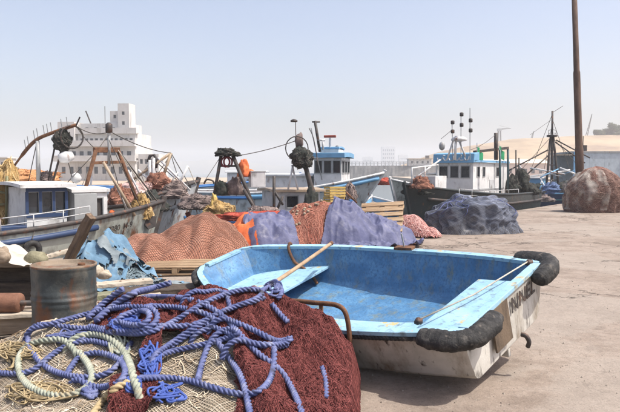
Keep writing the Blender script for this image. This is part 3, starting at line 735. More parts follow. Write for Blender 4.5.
for k in range(4):
    o = CR if k == 0 else CR.copy()
    if k: C.objects.link(o)
    base = P(334, 209, 20.4); o.location = base + V((.02 * (k % 2), .03 * ((k * 2) % 3), .345 * k - .62)); o.rotation_euler = (0, 0, .5 + .06 * (k % 3))
    tag(o, 'yellow fish crate right of the grey cabin, %s of the stack' % words[k], 'crate', 'yellow crates stacked beside the grey cabin')
bundle('dark net sack hanging right of the yellow crates', 'net', 349, 196, 21.4, (.22, .2, .4), M_netmix, 55.)
bars(b5, [(L5(346, 192, 20.5), L5(357, 203, 20.5))], .035, M_rust, 'bow_spar')

# ------------------------------------------------------------------ boat 6: white trawler with the blue trimmed wheelhouse
h6 = Hull(9.5, 3.6, 2.2, 2.2, 3.02, draft=.6, rake=2.4, full=2.4)
b6 = boat('trawler', 'white trawler with blue edged bow and blue roofed wheelhouse', P(384, 173, 25.5), radians(-14), h6, M_white2, M_white, M_blue, .93)
MB().tube(h6.line(.945, -1, .01, .45, .99), .10, 6).build('bow_band', M_sky, b6, True)
def L6(px, py, D=26): return on(b6, px, py, D)
wx = solve_x(b6, -1.0, 341); wa6 = solve_x(b6, -1.0, 314); zt = L6(325, 158, 25.5).z; lw = wx - wa6
house(b6, wa6, wx, -1.0, .9, 1.8, zt, M_white, M_sky, {'starboard': [(zt - 1.8 - .62, zt - 1.8 - .12, even_(lw, 3))], 'front': [(zt - 1.8 - .62, zt - 1.8 - .12, even_(1.8, 3))]}, over=.16, roof_t=.18)
house(b6, wa6 - 2.2, wa6 - .2, -.8, .8, 1.8, zt - .75, M_white, M_white, {'starboard': [(.25, .6, [(.4, .8), (1.1, 1.5)])]})
house(b6, wa6 + .15, wx - .2, -.6, .6, zt + .2, zt + .36, M_white, M_sky, {}, over=.03, wall_name='roof_box')
bars(b6, [(L6(320, 152, 25), L6(315, 121, 25))], .06, M_iron, 'mast')
bars(b6, [(L6(312, 122, 25), L6(320, 122, 25))], .035, M_iron, 'crosstree')
bars(b6, [(L6(319, 150, 25), L6(319, 140, 25)), (L6(323, 150, 25), L6(323, 140, 25)), (L6(317, 140, 25), L6(325, 140, 25))], .05, M_white, 'radar_frame')
MB().tube([L6(330, 152, 25.5), L6(330, 138, 25.5)], .05, 6).build('radar_post', M_white, b6)
MB().box(L6(330, 136.5, 25.5), (.5, .12, .10)).build('radar_bar', M_red, b6, bevel=.02)
MB().lathe([(.03, 0), (.10, .03), (.10, .12), (.04, .18)], L6(337, 150, 26), 10).build('horn', M_iron, b6, True)
bars(b6, [(L6(322, 180, 25), L6(311, 128, 25))], .02, M_grey, 'stay')

# ------------------------------------------------------------------ boat 7: pale bow behind the black trawler
h7 = Hull(9, 3.4, 1.9, 1.95, 2.7, draft=.5, rake=1.3, full=2.4)
b7 = boat('motor_boat', 'pale bowed boat tied behind the black hulled trawler', P(390, 180, 30), radians(226), h7, paint('pale_green_hull', (.50, .52, .46), .6, .5), M_white, M_teal, .7)
xx = on(b7, 425, 180, 36).x
house(b7, 2.0, 4.4, -.9, .9, 1.6, 2.9, M_white, M_white, {'port': [(.5, .9, [(.4, 1.0), (1.3, 1.9)])]})
h7b = Hull(6, 2.2, 1.2, 1.1, 1.5, draft=.4, rake=.5)
b7b = boat('row_boat', 'low pale blue boat lying in the water gap with red nets', P(372, 189, 39), radians(100), h7b, M_sky, M_white, M_grey, .8)
bundle('red net heap aboard the low boat in the water gap', 'net', 385, 182, 40, (.6, .5, .3), M_netred, 57.)

# ------------------------------------------------------------------ boat 8: black hulled trawler on the right, bow towards the camera
A8 = math.atan2(-.805, -.5935)
h8 = Hull(13.5, 3.9, 1.95, 2.0, 2.55, draft=.6, rake=1.3, full=2.6)
b8 = boat('trawler', 'black hulled trawler with white wheelhouse and light blue roof', P(404, 184, 24.5), A8, h8, M_black, M_black, M_iron, .84)
def L8(px, py, D=27): return on(b8, px, py, D)
fz = L8(473, 162, 27).z
fx = solve_x(b8, .9, 473)
zd = 1.7
hw = .9
house(b8, solve_x(b8, .9, 507), fx, -hw, hw, zd, fz, M_white, M_sky, {'front': [(fz - zd - .70, fz - zd - .16, [(.12, .54), (.66, 1.06), (1.18, 1.60)])],
      'port': [(fz - zd - .66, fz - zd - .2, [(.42, .78), (1.15, 1.45), (2.9, 3.3)])], 'starboard': [(fz - zd - .66, fz - zd - .2, [(1.0, 1.5)])]}, over=.10, roof_t=.10)
# sloping blue visor over the front windows with the painted name
vz = fz + .02
vis = MB(); pr = [(fx + .16, fz - .03), (fx + .10, fz + .40), (fx - .5, fz + .46), (fx - .5, fz + .10)]
vis.add([(x, -hw - .1, z) for x, z in pr] + [(x, hw + .1, z) for x, z in pr], [(0, 1, 2, 3), (7, 6, 5, 4), (0, 4, 5, 1), (1, 5, 6, 2), (2, 6, 7, 3), (3, 7, 4, 0)]); vis.build('visor', M_sky, b8, bevel=.03)
def stroke(pts, w=.022):
    q = smooth_path([(fx + .165 - .06 * (z / .43), -y, fz - .03 + z) for y, z in pts], 4)
    MB().tube([V((p.x + .012, p.y, p.z)) for p in q], w, 5).build('painted_name', M_white, b8)
for pts in ([(-.75, .30), (-.72, .16), (-.60, .13), (-.55, .25)], [(-.50, .14), (-.35, .13), (-.30, .24), (-.22, .13), (-.1, .14)], [(0, .33), (.0, .13), (.14, .12), (.2, .22)], [(.30, .14), (.42, .13), (.5, .28), (.58, .14), (.72, .13), (.78, .24)], [(-.42, .33), (-.36, .33)], [(.40, .34), (.5, .35)]):
    stroke(pts)
rail(b8, r=.012, mt=M_white2, h=.5, pts=[(fx + 2.6, 1.35, 1.85), (fx + 1.6, 1.5, 1.8), (fx + .4, 1.6, 1.75), (fx - 1, 1.65, 1.7), (fx - 2.6, 1.65, 1.7), (fx - 4.2, 1.6, 1.7)])
MB().box((fx - 2.0, hw + .02, zd + .55), (4.0, .03, .05)).build('hand_rail', M_grey, b8)
MB().box((fx - 2.35, hw + .012, zd + .52), (.6, .02, .95)).build('door', M_white2, b8, bevel=.01)
# foredeck rail frame in white pipe
fr = [on(b8, px, py, D) for px, py, D in ((412, 186, 24.5), (412, 168, 24.5), (438, 165, 26), (438, 185, 26))]
MB().tube(fr, .035, 6).build('bow_frame', M_white, b8, True)
MB().tube([on(b8, 425, 186, 25), on(b8, 425, 166.5, 25.2)], .03, 6).build('bow_frame', M_white, b8, True)
MB().tube([on(b8, 418, 176, 25), on(b8, 440, 160, 26.5)], .035, 6).build('bow_frame', M_white, b8, True)
MB().box(on(b8, 430, 183, 26), (1.1, 1.0, .6)).build('fore_hatch', M_white, b8, bevel=.02)
# mast group on the roof: three poles with paired lamps
for px, y0, y1, D, lamps in ((452, 160, 121, 28, (123, 132)), (461, 158, 113, 27.6, (115, 125.5)), (470, 160, 108, 27.2, (121, 131))):
    MB().tube([L8(px + (1 if px == 452 else 0), y0, D), L8(px, y1, D)], .018, 5).build('aerial_pole', M_grey, b8)
    for q in lamps: MB().lathe([(.05, 0), (.09, .02), (.09, .15), (.05, .18)], L8(px + .6, q + 1.5, D), 8).build('signal_lamp', M_iron, b8, True)
bars(b8, [(L8(447, 160, 28), L8(454, 138, 28)), (L8(466, 158, 28), L8(458, 138, 28))], .045, M_white, 'mast_leg')
bars(b8, [(L8(455, 160, 27.7), L8(456, 136, 27.7))], .06, M_white, 'mast_leg')
MB().lathe([(.05, 0), (.34, .05), (.36, .14), (.2, .24), (.05, .26)], L8(459, 142, 27.8), 14).build('radar_dome', M_white, b8, True)
MB().lathe([(.03, -.2), (.12, -.12), (.14, .02), (.10, .14), (.02, .2)], L8(442, 146, 28), 10).build('hanging_float', M_grey, b8, True)
wire(b8, L8(441, 139, 28), L8(452, 130, 28), .01)
# aft gallows, post, flags
bars(b8, [(L8(496, 160, 30), L8(496, 133, 30))], .10, M_iron, 'aft_post')
MB().bar(L8(474, 152, 28.5), L8(508, 148, 31), .10, .12).build('aft_beam', M_iron, b8)
bars(b8, [(L8(508, 193, 31), L8(508, 148, 31)), (L8(500, 193, 30), L8(500, 150, 30))], .06, paint('dark_teal', (.03, .07, .08), .6, .6), 'aft_leg')
wire(b8, L8(496, 134, 30), L8(470, 150, 27.5), .012, .1)
for px, py, D, nm in ((477, 147, 28.5, 0), (499, 146, 30.2, 1)):
    o = L8(px, py, D); rows = [[o + V((-.7 * k / 6, .08 * sin(k * 1.5), -j * .11 - .35 * (k / 6) ** 1.4)) for k in range(7)] for j in range(5)]
    MB().grid(rows).build('flag', M_flag, b8, True)
MB().tube([L8(477, 160, 28.5), L8(477, 143, 28.5)], .018, 5).build('flag_staff', M_white, b8)
MB().tube([L8(499, 152, 30.2), L8(499, 143, 30.2)], .018, 5).build('flag_staff', M_white, b8)
bundle('dark net draped over the bow of the black trawler', 'net', 418, 190, 25.4, (.5, .45, .32), M_netdark, 61.)
bundle('reddish tackle heap on the foredeck of the black trawler', 'tackle', 421, 184, 24.6, (.4, .35, .3), M_netbrown, 62., 'tackle_heap')
for k, (px, py, D, r) in enumerate(((512, 186, 31.5, (.35, .35, .55)), (521, 183, 32, (.35, .4, .7)), (528, 190, 32.5, (.5, .4, .4)))):
    bundle(['dark net stack just aft of the white wheelhouse', 'tall dark net stack on the stern of the black trawler', 'teal black net heap at the end of the black hull'][k], 'net', px, py, D, r, M_netdark, 63. + k)

# ------------------------------------------------------------------ boat 9: dark blue trawler with the tripod mast
h9 = Hull(9, 3.2, 1.7, 1.6, 2.1, draft=.5, rake=.9)
b9 = boat('trawler', 'blue stern trawler with a tall dark tripod mast and derricks', (12.5, 45.5), radians(150), h9, M_navy, M_sky, M_teal, .8)
def L9(px, py, D=43): return on(b9, px, py, D)
bars(b9, [(L9(545, 200), L9(551, 135)), (L9(560, 200), L9(553, 135)), (L9(552, 200, 44.5), L9(552, 135, 43.3))], .085, M_iron, 'mast_leg')
bars(b9, [(L9(552, 140), L9(552.5, 111))], .07, M_iron, 'mast')
for y in (150, 165, 180): bars(b9, [(L9(549.5 - (y - 150) * .09, y), L9(554.5 + (y - 150) * .12, y))], .04, M_iron, 'mast_rung')
MB().lathe([(.30, 0), (.36, .02), (.36, .12), (.30, .14)], L9(552, 137), 12).build('crow_platform', M_iron, b9)
rail(b9, [L9(548.5, 137), L9(552, 136), L9(556, 137)], .45, M_iron)
bars(b9, [(L9(506, 172), L9(548, 150)), (L9(514, 186), L9(549, 155)), (L9(555, 142), L9(585, 163, 42)), (L9(556, 140), L9(590, 158, 42))], .05, M_iron, 'derrick_boom')
wire(b9, L9(552, 113), L9(563, 106), .015); wire(b9, L9(551, 120), L9(530, 135), .01)
bars(b9, [(L9(522, 178), L9(570, 170)), (L9(530, 168), L9(565, 174)), (L9(560, 168), L9(578, 175))], .07, M_white, 'white_spar')
house(b9, 4.6, 6.6, -.9, .9, 1.4, 2.6, M_sky, M_white, {'starboard': [(.5, .85, [(.4, .9), (1.1, 1.6)])]})
for k, (px, py, r, m) in enumerate(((535, 192, (.8, .5, .5), M_netdark), (550, 190, (.9, .6, .45), mat('blue_net', [(.3, (.03, .05, .12)), (.6, (.10, .16, .30))], scale=9, bump=.6, bscale=30)), (566, 190, (.7, .5, .6), M_netdark), (560, 197, (.5, .4, .35), M_netbrown))):
    bundle(['black net heap left of the tripod mast', 'blue net heap at the foot of the tripod mast', 'dark net heap right of the tripod mast', 'small brown net heap low in front of the tripod mast'][k], 'net', px, py, 42., r, m, 71. + k)

rg = random.Random(12)
for k_ in range(16):
    x0_, y0_ = rg.uniform(508, 575), rg.uniform(172, 198); a_ = rg.uniform(-.6, .6) if rg.random() < .6 else rg.uniform(1., 2.1); l_ = rg.uniform(8, 26)
    bars(b9, [(L9(x0_ - l_ / 2 * cos(a_), y0_ + l_ / 2 * sin(a_), 41 + rg.random() * 2), L9(x0_ + l_ / 2 * cos(a_), y0_ - l_ / 2 * sin(a_), 41 + rg.random() * 2))], rg.uniform(.02, .05), rg.choice((M_iron, M_white, M_rust, M_grey, M_sky)), 'deck_spar')
for a_, b_ in (((552, 115), (530, 172)), ((552, 118), (572, 176)), ((551, 137), (512, 180)), ((553, 138), (582, 170)), ((552, 125), (541, 188))): wire(b9, L9(*a_), L9(*b_), .016)
bars(b9, [(L9(516, 190, 42), L9(516, 150, 42)), (L9(519, 190, 42), L9(519, 158, 42))], .05, M_iron, 'deck_post')
bundle('grey brown net heap between the tripod mast and the pole', 'net', 574, 188, 40.5, (.7, .5, .5), M_netmix, 81.)
bundle('pale net roll lying across the stern before the tripod mast', 'net', 541, 199, 40.5, (.7, .4, .3), M_netmix, 82.)
bundle('dark blue net heap beside the black trawler stern', 'net', 523, 197, 39, (.5, .4, .45), MATS['blue_net'], 83.)

# ------------------------------------------------------------------ far structures
# white port building: storeys, bands, window openings
BW = P(62, 172, 110)
pb = thing('port_building', 'white multi storey harbour building with stepped floors and a tower', 'building', (BW.x, 108, .25), -.10)
k1 = .177
M_bld = mat('white_render', [(.3, (.47, .455, .435)), (.6, (.58, .565, .545))], scale=.5, rough=.85, bump=.1, bscale=3, over=((.33, .30, .27), .55, .72, .6, (1, 1, .3)))
M_bglass = mat('building_glass', [(.4, (.05, .06, .07)), (.6, (.12, .13, .15))], scale=1, rough=.2, bump=0)
def wing(x0, x1, z0, z1, y0, y1, rows, name='wall'):
    mb = MB(); t = .3
    ps = facade(mb, (x0, y0, z0), (1, 0, 0), (0, -1, 0), x1 - x0, z1 - z0, rows, t)
    mb.box(((x0 + x1) / 2, (y0 + y1) / 2 + t / 2 + .005, (z0 + z1) / 2), (x1 - x0 - .01, y1 - y0 - t, z1 - z0 - .01))
    mb.build(name, M_bld, pb)
    for p in ps: p.build('window', M_bglass, pb)
def even(n, x0, x1, w): return [(lerp(x0, x1, (i + .5) / n) - w / 2, lerp(x0, x1, (i + .5) / n) + w / 2) for i in range(n)]
wing(0, 14, 0, 3.4, 0, 9, [(1.2, 2.4, even(9, .4, 13.6, .7))])
wing(.2, 13.8, 3.4, 6.0, .6, 9, [(.7, 1.7, even(9, .4, 13.2, .75))])
wing(3.2, 13.6, 6.0, 8.2, 1.2, 9, [(.8, 1.35, even(11, .3, 10.1, .55))])
wing(0, 3.0, 6.0, 10.2, .4, 6, [(.5, 1.3, [(.6, 1.3)]), (2.0, 2.7, [(.6, 1.3)])])
wing(3.4, 12.2, 8.2, 10.0, 2.0, 8, [(.5, 1.1, even(5, .3, 8.4, .6))])
wing(8.6, 10.6, 10.0, 12.2, 2.5, 5, [(.9, 1.5, [(.6, 1.1)])], 'tower_base')
wing(10.4, 12.4, 8.2, 13.4, 1.6, 4.5, [(1.5, 2.1, [(.7, 1.2)]), (3.2, 3.8, [(.7, 1.2)])], 'tower')
wing(14.2, 17.8, 0, 4.6, 1, 6, [(.9, 1.7, even(4, .1, 3.5, .5)), (2.9, 3.7, even(4, .1, 3.5, .5))])
for x0, x1, z, y in ((-.3, 14.3, 3.4, -.9), (-.2, 14.1, 6.0, -.4), (3.0, 14, 8.2, .7)):
    MB().box(((x0 + x1) / 2, y + .8, z), (x1 - x0, 1.6, .16)).build('floor_slab', M_bld, pb)
    mb = MB(); mb.box(((x0 + x1) / 2, y + .06, z + .5), (x1 - x0, .12, .84)); mb.build('balcony_wall', M_bld, pb)
MB().tube([(7, 4, 10), (7, 4, 13.2)], .06, 5).build('roof_mast', M_iron, pb)
MB().bar((5.2, 2.2, 10), (4.4, 2.0, 12.2), .25, .2).build('roof_stack', M_iron, pb)
sb = thing('harbour_shed', 'small white building at the far left edge behind the masts', 'building', P(-14, 172, 95) * V((1, 1, 0)) if False else (P(-14, 172, 95).x, 95, .25))
mb = MB(); ps = facade(mb, (0, 0, 0), (1, 0, 0), (0, -1, 0), 3.3, 3.6, [(2.2, 3.0, [(.9, 1.5), (2.3, 2.8)])], .25); mb.box((1.65, 1.6, 1.8), (3.28, 2.6, 3.58)); mb.build('wall', M_bld, sb)
for p in ps: p.build('window', M_bglass, sb)
MB().box((1.65, 1.4, 3.7), (3.7, 3.4, .2)).build('roof', M_bld, sb)

# pale blue shed on the right with blue pillars
sh = thing('blue_shed', 'pale blue grey wall of a quay shed with bright blue pillars', 'building', (P(574, 172, 54).x, 54, -.02), -.06)
M_shed = paint('shed_wall', (.46, .52, .56), .68, .6)
n_p = 7
for i in range(n_p):
    MB().box((i * 1.3 + .65, .1, 1.75), (1.292, .09, 3.5)).build('wall_panel', M_shed, sh)
MB().box((4.55, 3.2, 3.5), (9.4, 6.4, .14)).build('roof', M_grey, sh)
MB().box((4.55, 6.3, 1.7), (9.1, .1, 3.4)).build('back_wall', M_shed, sh)
for x in (.15, 4.6, 9.0): MB().box((x, -.03, 1.75), (.42, .16, 3.52)).build('pillar', M_sky, sh)
for x in (.9, 5.0): MB().box((x, .5, 3.85), (.5, .5, .5)).build('roof_vent', M_iron, sh); MB().tube([(x, .5, 4.1), (x, .5, 4.9)], .03, 5).build('vent_pipe', M_iron, sh)
# long low warehouses at the foot of the slope
M_pink = mat('pink_wall', [(.3, (.48, .38, .33)), (.6, (.60, .50, .45))], scale=.3, rough=.9, bump=0)
for i, (px0, px1, yt, D, lab) in enumerate(((480, 548, 163, 190, 'long pinkish warehouse low under the slope behind the black trawler'), (556, 640, 160, 210, 'long pinkish warehouse low under the slope behind the pole'))):
    a, b = P(px0, yt, D), P(px1, yt, D); wd = b.x - a.x; w_ = thing('warehouse', lab, 'building', (a.x, D, -.06))
    mb = MB(); ps = facade(mb, (0, 0, 0), (1, 0, 0), (0, -1, 0), wd, a.z, [(a.z * .3, a.z * .62, even(8, 1, wd - 1, 1.1))], .3); mb.box((wd / 2, 4.3, a.z / 2), (wd, 8, a.z - .02)); mb.build('wall', M_pink, w_)
    for p in ps: p.build('window', M_bglass, w_)
    MB().add([(-.4, -.5, a.z), (wd + .4, -.5, a.z), (wd + .4, 4.3, a.z + 1.3), (-.4, 4.3, a.z + 1.3), (-.4, 9, a.z), (wd + .4, 9, a.z)], [(0, 1, 2, 3), (3, 2, 5, 4)]).build('roof', mat('cream_roof', [(.3, (.55, .46, .36)), (.6, (.66, .57, .46))], scale=.3, rough=.9, bump=0), w_)
# breakwater and low jetty
M_bw = mat('breakwater_stone', [(.3, (.07, .07, .07)), (.6, (.16, .155, .15))], scale=.4, rough=.95, bump=.5, bscale=1.2)
mb = MB(); a, b = P(330, 172, 250), P(470, 172, 240)
rows = [[(lerp(a.x, b.x, i / 60), lerp(250, 240, i / 60) + dy + .5 * noise.noise(V((i * .7, dy, 0))), z + (.5 * noise.noise(V((i * .9, dy * 2, 4))) if .5 < z < 3.6 else 0)) for i in range(61)] for dy, z in ((-4, -2.0), (-2.5, 1.0), (-1, 4.2), (5, 4.2), (8, -2))]
bw = mb.grid(rows).build('breakwater', M_bw, None); bw['kind'] = 'structure'
rw = thing('breakwater_railing', 'pale railing of posts along the top of the breakwater', 'railing', (a.x, 249, 4.2))
L_ = b.x - a.x
for i in range(30):
    x = L_ * i / 29 * .78; MB().box((x, -x * .13 - .2, .85), (.35, .3, 1.7)).build('post', M_white2, rw)
for z in (.8, 1.55): MB().bar((0, -.2, z), (L_ * .78, -L_ * .78 * .13 - .2, z), .2, .18).build('rail', M_white2, rw)
qb = thing('harbour_office', 'small pale building on the breakwater left of the blue roof', 'building', (P(408, 172, 244).x, 244, 4.2))
mb = MB(); ps = facade(mb, (0, -1, 0), (1, 0, 0), (0, -1, 0), 9, 2.6, [(.9, 1.8, even(4, .4, 8.6, .8))], .25); mb.box((4.5, 1, 1.3), (8.98, 3.4, 2.58)); mb.build('wall', M_white2, qb)
for p in ps: p.build('window', M_bglass, qb)
MB().box((4.5, .8, 2.72), (9.6, 5, .22)).build('roof', M_tan, qb); MB().box((7.6, .5, 3.4), (1.4, 1.2, 1.2)).build('roof_box', M_iron, qb)
mb = MB(); a, b = P(150, 182, 135), P(300, 182, 135)
rows = [[(lerp(a.x - 6, b.x, i / 30), 135 + dy, z + (.15 * noise.noise(V((i * .9, dy * 2, 4))) if z > -1 else 0)) for i in range(31)] for dy, z in ((-2.4, -2.1), (-1.5, -.3), (-1, .1), (4, .1), (5, -2.1))]
jt = mb.grid(rows).build('low_jetty', mat('jetty_stone', [(.3, (.36, .29, .25)), (.6, (.50, .42, .37))], scale=.5, rough=.95, bump=.3, bscale=2), None); jt['kind'] = 'structure'
# hazy tower blocks far away
def block(label, px, ytop, wpx, D, dep=12, rows_n=6):
    a = P(px, ytop, D); w = wpx * D / F; o = thing('tower_block', label, 'building', (a.x, D, -1.2)); H = a.z + 1.2; mb = MB()
    ps = facade(mb, (0, 0, 0), (1, 0, 0), (0, -1, 0), w, H, [(H * (.12 + .85 * r / rows_n), H * (.12 + .85 * r / rows_n) + H * .07, even(6, w * .04, w * .96, w * .09)) for r in range(rows_n)], .4)
    mb.box((w / 2, dep / 2 + .4, H / 2), (w - .02, dep, H - .02)); mb.build('wall', M_bld, o)
    for p in ps: p.build('window', M_bglass, o)
    MB().box((w / 2, dep / 2, H + .6), (w * .5, dep * .5, 1.2)).build('roof_box', M_bld, o)
block('hazy tower block above the breakwater, the wider one', 382, 146.5, 13, 1150)
block('hazy low block left of the wider tower above the breakwater', 363, 157, 10, 1200, rows_n=4)
block('hazy low block right of the wider tower above the breakwater', 399, 155, 9, 1180, rows_n=4)
for i, (px, D) in enumerate(((340, 1250), (350, 1230), (414, 1200))):
    block('very low hazy building on the skyline, %s' % ['leftmost', 'second from the left', 'rightmost'][i], px, 161 - i, 8, D, rows_n=3)
# cranes on the skyline
def crane(label, px0, py0, px1, py1, D):
    base = P(px0, 150, D); o = thing('harbour_crane', label, 'crane', (base.x, D, -.06)); zt = P(px0, py0, D).z; tip = P(px1, py1, D)
    mb = MB()
    for sx in (-1, 1):
        for sy in (-1, 1): mb.bar((sx * 2.2, sy * 2.2, 0), (sx * .9, sy * .9, zt), .5)
    mb.build('tower', M_iron, o)
    MB().box((0, 0, zt + 1), (3, 3, 2)).build('cab', M_grey, o)
    t = V((tip.x - base.x, 0, tip.z + .06)); s0 = V((0, 0, zt + 1.5)); jb = MB(); pv = V((.55, 0, -.3))
    jb.bar(s0 - pv, t, .35); jb.bar(s0 + pv, t, .35); jb.bar(s0 + V((0, 0, 3)), t, .12)
    for k in range(1, 9): q = s0.lerp(t, k / 9); w = pv * (1 - k / 9); jb.bar(q - w, s0.lerp(t, (k + .8) / 9) + w, .18)
    jb.build('jib', M_iron, o)
crane('thin crane with raised jib on the skyline right of the pole', 586, 139, 592, 114, 420)
crane('faint small crane on the skyline left of the pole', 531, 142, 534, 131, 480)
crane('faint crane with level jib above the black trawler', 499, 131, 511, 128.5, 520)
# dark trees / buildings on top of the slope
M_leaf = strands_mat('far_foliage', (.030, .045, .022), (.07, .085, .04))
def far_tree(label, px, ytop, D, w, seed):
    rg = random.Random(seed); b_ = P(px, 137.5, D); t_ = P(px, ytop, D); H = t_.z - b_.z + 1.5; o = thing('tree', label, 'tree', (b_.x, D, b_.z - 1.5), group='dark trees on the slope')
    MB().tube([(0, 0, 0), (.1, 0, H * .5), (0, .1, H * .8)], [.5, .35, .15], 6).build('trunk', M_dwood, o)
    for k in range(3): MB().tube([(0, 0, H * (.3 + .12 * k)), (w * .35 * cos(k * 2.1), w * .35 * sin(k * 2.1), H * (.6 + .1 * k))], [.2, .08], 5).build('limb', M_dwood, o)
    mb = MB()
    cl = [(rg.uniform(-.6, .6) * w, rg.uniform(-.6, .6) * w, H * rg.uniform(.18, .9), rg.uniform(.3, .5) * w) for _ in range(16)]
    for _ in range(2600):
        cx, cy, cz, r = rg.choice(cl); d = V((rg.gauss(0, 1), rg.gauss(0, 1), rg.gauss(0, 1))).normalized() * r * rg.random() ** .4
        c = V((cx, cy, cz)) + d; c.z = min(c.z, H); a = V((rg.gauss(0, 1), rg.gauss(0, 1), rg.gauss(0, 1))).normalized(); b2_ = a.orthogonal().normalized(); s_ = rg.uniform(.3, .6)
        mb.add([c - a * s_, c + b2_ * s_ * .5, c + a * s_, c - b2_ * s_ * .5], [(0, 1, 2, 3)])
    mb.build('crown', M_leaf, o)
far_tree('dark tree on the slope right of the crane, low leftmost one', 599, 130, 345, 3.4, 1)
far_tree('dark tree on the slope at the right edge, second from the left', 605, 127.5, 347, 3.6, 2)
far_tree('tallest dark tree on the slope near the right edge', 611, 123, 346, 3.8, 3)
far_tree('dark tree on the slope cut by the right edge', 619, 125.5, 348, 4.6, 4)

# tall iron pole on the quay
pp = G(581, 211.5); pt = P(574, -14, pp.y)
po = thing('quay_pole', 'tall rusty brown pole rising out of the top of the picture', 'pole', (pp.x, pp.y, 0))
axis = pt - pp
MB().tube([V((0, 0, -.05)), axis * .28, axis * .29, axis * .62, axis * .63, axis], [.19, .175, .155, .145, .125, .11], 12).build('shaft', mat('pole_rust', [(.3, (.045, .027, .02)), (.5, (.085, .05, .035)), (.7, (.14, .085, .06))], scale=4, rough=.85, bump=.3, bscale=40, stretch=(1, 1, .3)), po, True)
MB().lathe([(.34, 0), (.34, .06), (.24, .10), (.20, .34)], (0, 0, 0), 14).build('base_collar', M_rust, po)
for k in range(3): MB().lathe([(.0, -.035), (1.06, -.035), (1.06, .035), (.0, .035)], axis * (.28 + .17 * k), 12, Matrix.Scale(.165 - .02 * k, 3)).build('band', M_iron, po)

# ------------------------------------------------------------------ net mounds on the quay
def mound_fn(parts, seed=0., rough=.10, fold=.05):
    """parts: (cx, cy, rx, ry, rot, h, p) flattened domes; smooth union, lumps and folds"""
    def H(x, y):
        acc = 0.
        for cx, cy, rx, ry, rot, h, p in parts:
            dx, dy = x - cx, y - cy; u = (dx * cos(rot) + dy * sin(rot)) / rx; v = (-dx * sin(rot) + dy * cos(rot)) / ry
            d = u * u + v * v
            if d < 1: acc += (h * (1 - d ** (p / 2.)) ** .75) ** 4
        z = acc ** .25
        if z <= 0: return -.05
        k = min(1., z / .25)
        return z + k * (rough * fbm(x, y, seed, 4, 1.3) + fold * (abs(noise.noise(V((x * 2.2 + seed, y * 1.1, seed)))) - .25) * 2)
    return H
def hf_mesh(H, x0, x1, y0, y1, step, poly=None, off=0., wave=None, keep=-.02, mask=None):
    """height-field patch; poly limits it in plan"""
    nx, ny = int((x1 - x0) / step) + 1, int((y1 - y0) / step) + 1; idx = {}; mb = MB()
    for j in range(ny):
        for i in range(nx):
            x, y = x0 + i * step, y0 + j * step
            if poly and not inpoly(x, y, poly): continue
            if mask and not mask(x, y): continue
            z = H(x, y)
            if z < keep: continue
            idx[i, j] = len(mb.v); mb.v.append(V((x, y, z + off + (wave(x, y) if wave else 0))))
    for (i, j), a in idx.items():
        b, c, d = idx.get((i + 1, j)), idx.get((i + 1, j + 1)), idx.get((i, j + 1))
        if b is not None and c is not None and d is not None: mb.f.append((a, b, c, d))
    return mb
def twine(H, x0, x1, y0, y1, count, seed, r=.004, seg=9, step=.035, poly=None, off=.006, flow=None, minz=.03, curl=.38):
    rg = random.Random(seed); mb = MB(); made = tries = 0
    while made < count and tries < count * 6:
        tries += 1
        x, y = rg.uniform(x0, x1), rg.uniform(y0, y1)
        if poly and not inpoly(x, y, poly): continue
        if H(x, y) < minz: continue
        a = rg.random() * 2 * pi
        if flow is not None:
            f = flow(x, y); a = f + rg.gauss(0, .5)
        pts = []; k = rg.randint(max(4, seg - 4), seg + 4); lift = rg.uniform(.0, .010)
        for i in range(k):
            z = H(x, y)
            if z < 0: break
            pts.append(V((x, y, z + off + lift + rg.uniform(-.003, .006))))
            a += rg.gauss(0, curl); x += cos(a) * step; y += sin(a) * step
        if len(pts) > 3: mb.tube(pts, r * rg.uniform(.7, 1.3), 3, caps=False); made += 1
    return mb
def netting(H, x0, x1, y0, y1, cell, r, poly=None, off=.01, ang=.75, seed=0):
    """two families of slanting twines: a diamond mesh lying over the surface"""
    mb = MB(); w = max(x1 - x0, y1 - y0) * .75; cx, cy = (x0 + x1) / 2, (y0 + y1) / 2
    for sgn in (-1, 1):
        d = V((cos(ang * sgn), sin(ang * sgn))); nrm = V((-d.y, d.x)); k = int(2 * w / cell)
        for i in range(k):
            o = (i / k - .5) * 2 * w; run = []
            m = int(2 * w / (cell * 1.0))
            for j in range(m + 1):
                t = (j / m - .5) * 2 * w
                x = cx + nrm.x * o + d.x * t; y = cy + nrm.y * o + d.y * t
                x += .06 * noise.noise(V((x * 2, y * 2, seed))) ; y += .06 * noise.noise(V((x * 2, y * 2, seed + 9)))
                ok = x0 < x < x1 and y0 < y < y1 and (not poly or inpoly(x, y, poly))
                z = H(x, y) if ok else -1
                if z > .0: run.append(V((x, y, z + off)))
                else:
                    if len(run) > 2: mb.tube(run, r, 3, caps=False)
                    run = []
            if len(run) > 2: mb.tube(run, r, 3, caps=False)
    return mb
M_tw_brown = strands_mat('brown_twine', (.20, .095, .065), (.44, .25, .18))
M_tw_red = strands_mat('red_twine', (.25, .09, .06), (.46, .22, .16))
# brown heap on the left of the dinghy
H1 = mound_fn([(-2.12, 12.4, .98, 1.1, .1, .80, 2.8), (-2.85, 11.9, 1.2, .95, .3, .50, 2.2)], 2., .12, .10)
n1 = thing('net_heap', 'big orange brown heap of fine fishing net behind the pallet', 'fishing net', (-1.6, 12.2, 0))
def child(mb, name, m, root, smooth=True):
    o = mb.build(name, m, root, smooth); o.location = -V(root.location); return o
child(hf_mesh(H1, -4, .8, 10.5, 14.2, .035), 'net_body', net_mat('heap_brown', (.20, .085, .055), (.36, .165, .11), (.46, .25, .18), 30, .9, 34), n1)
o = child(netting(H1, -4, .8, 10.5, 14.2, .034, .0042, ang=.6, off=.008), 'mesh_twine', M_tw_brown, n1); o['kind'] = 'stuff'
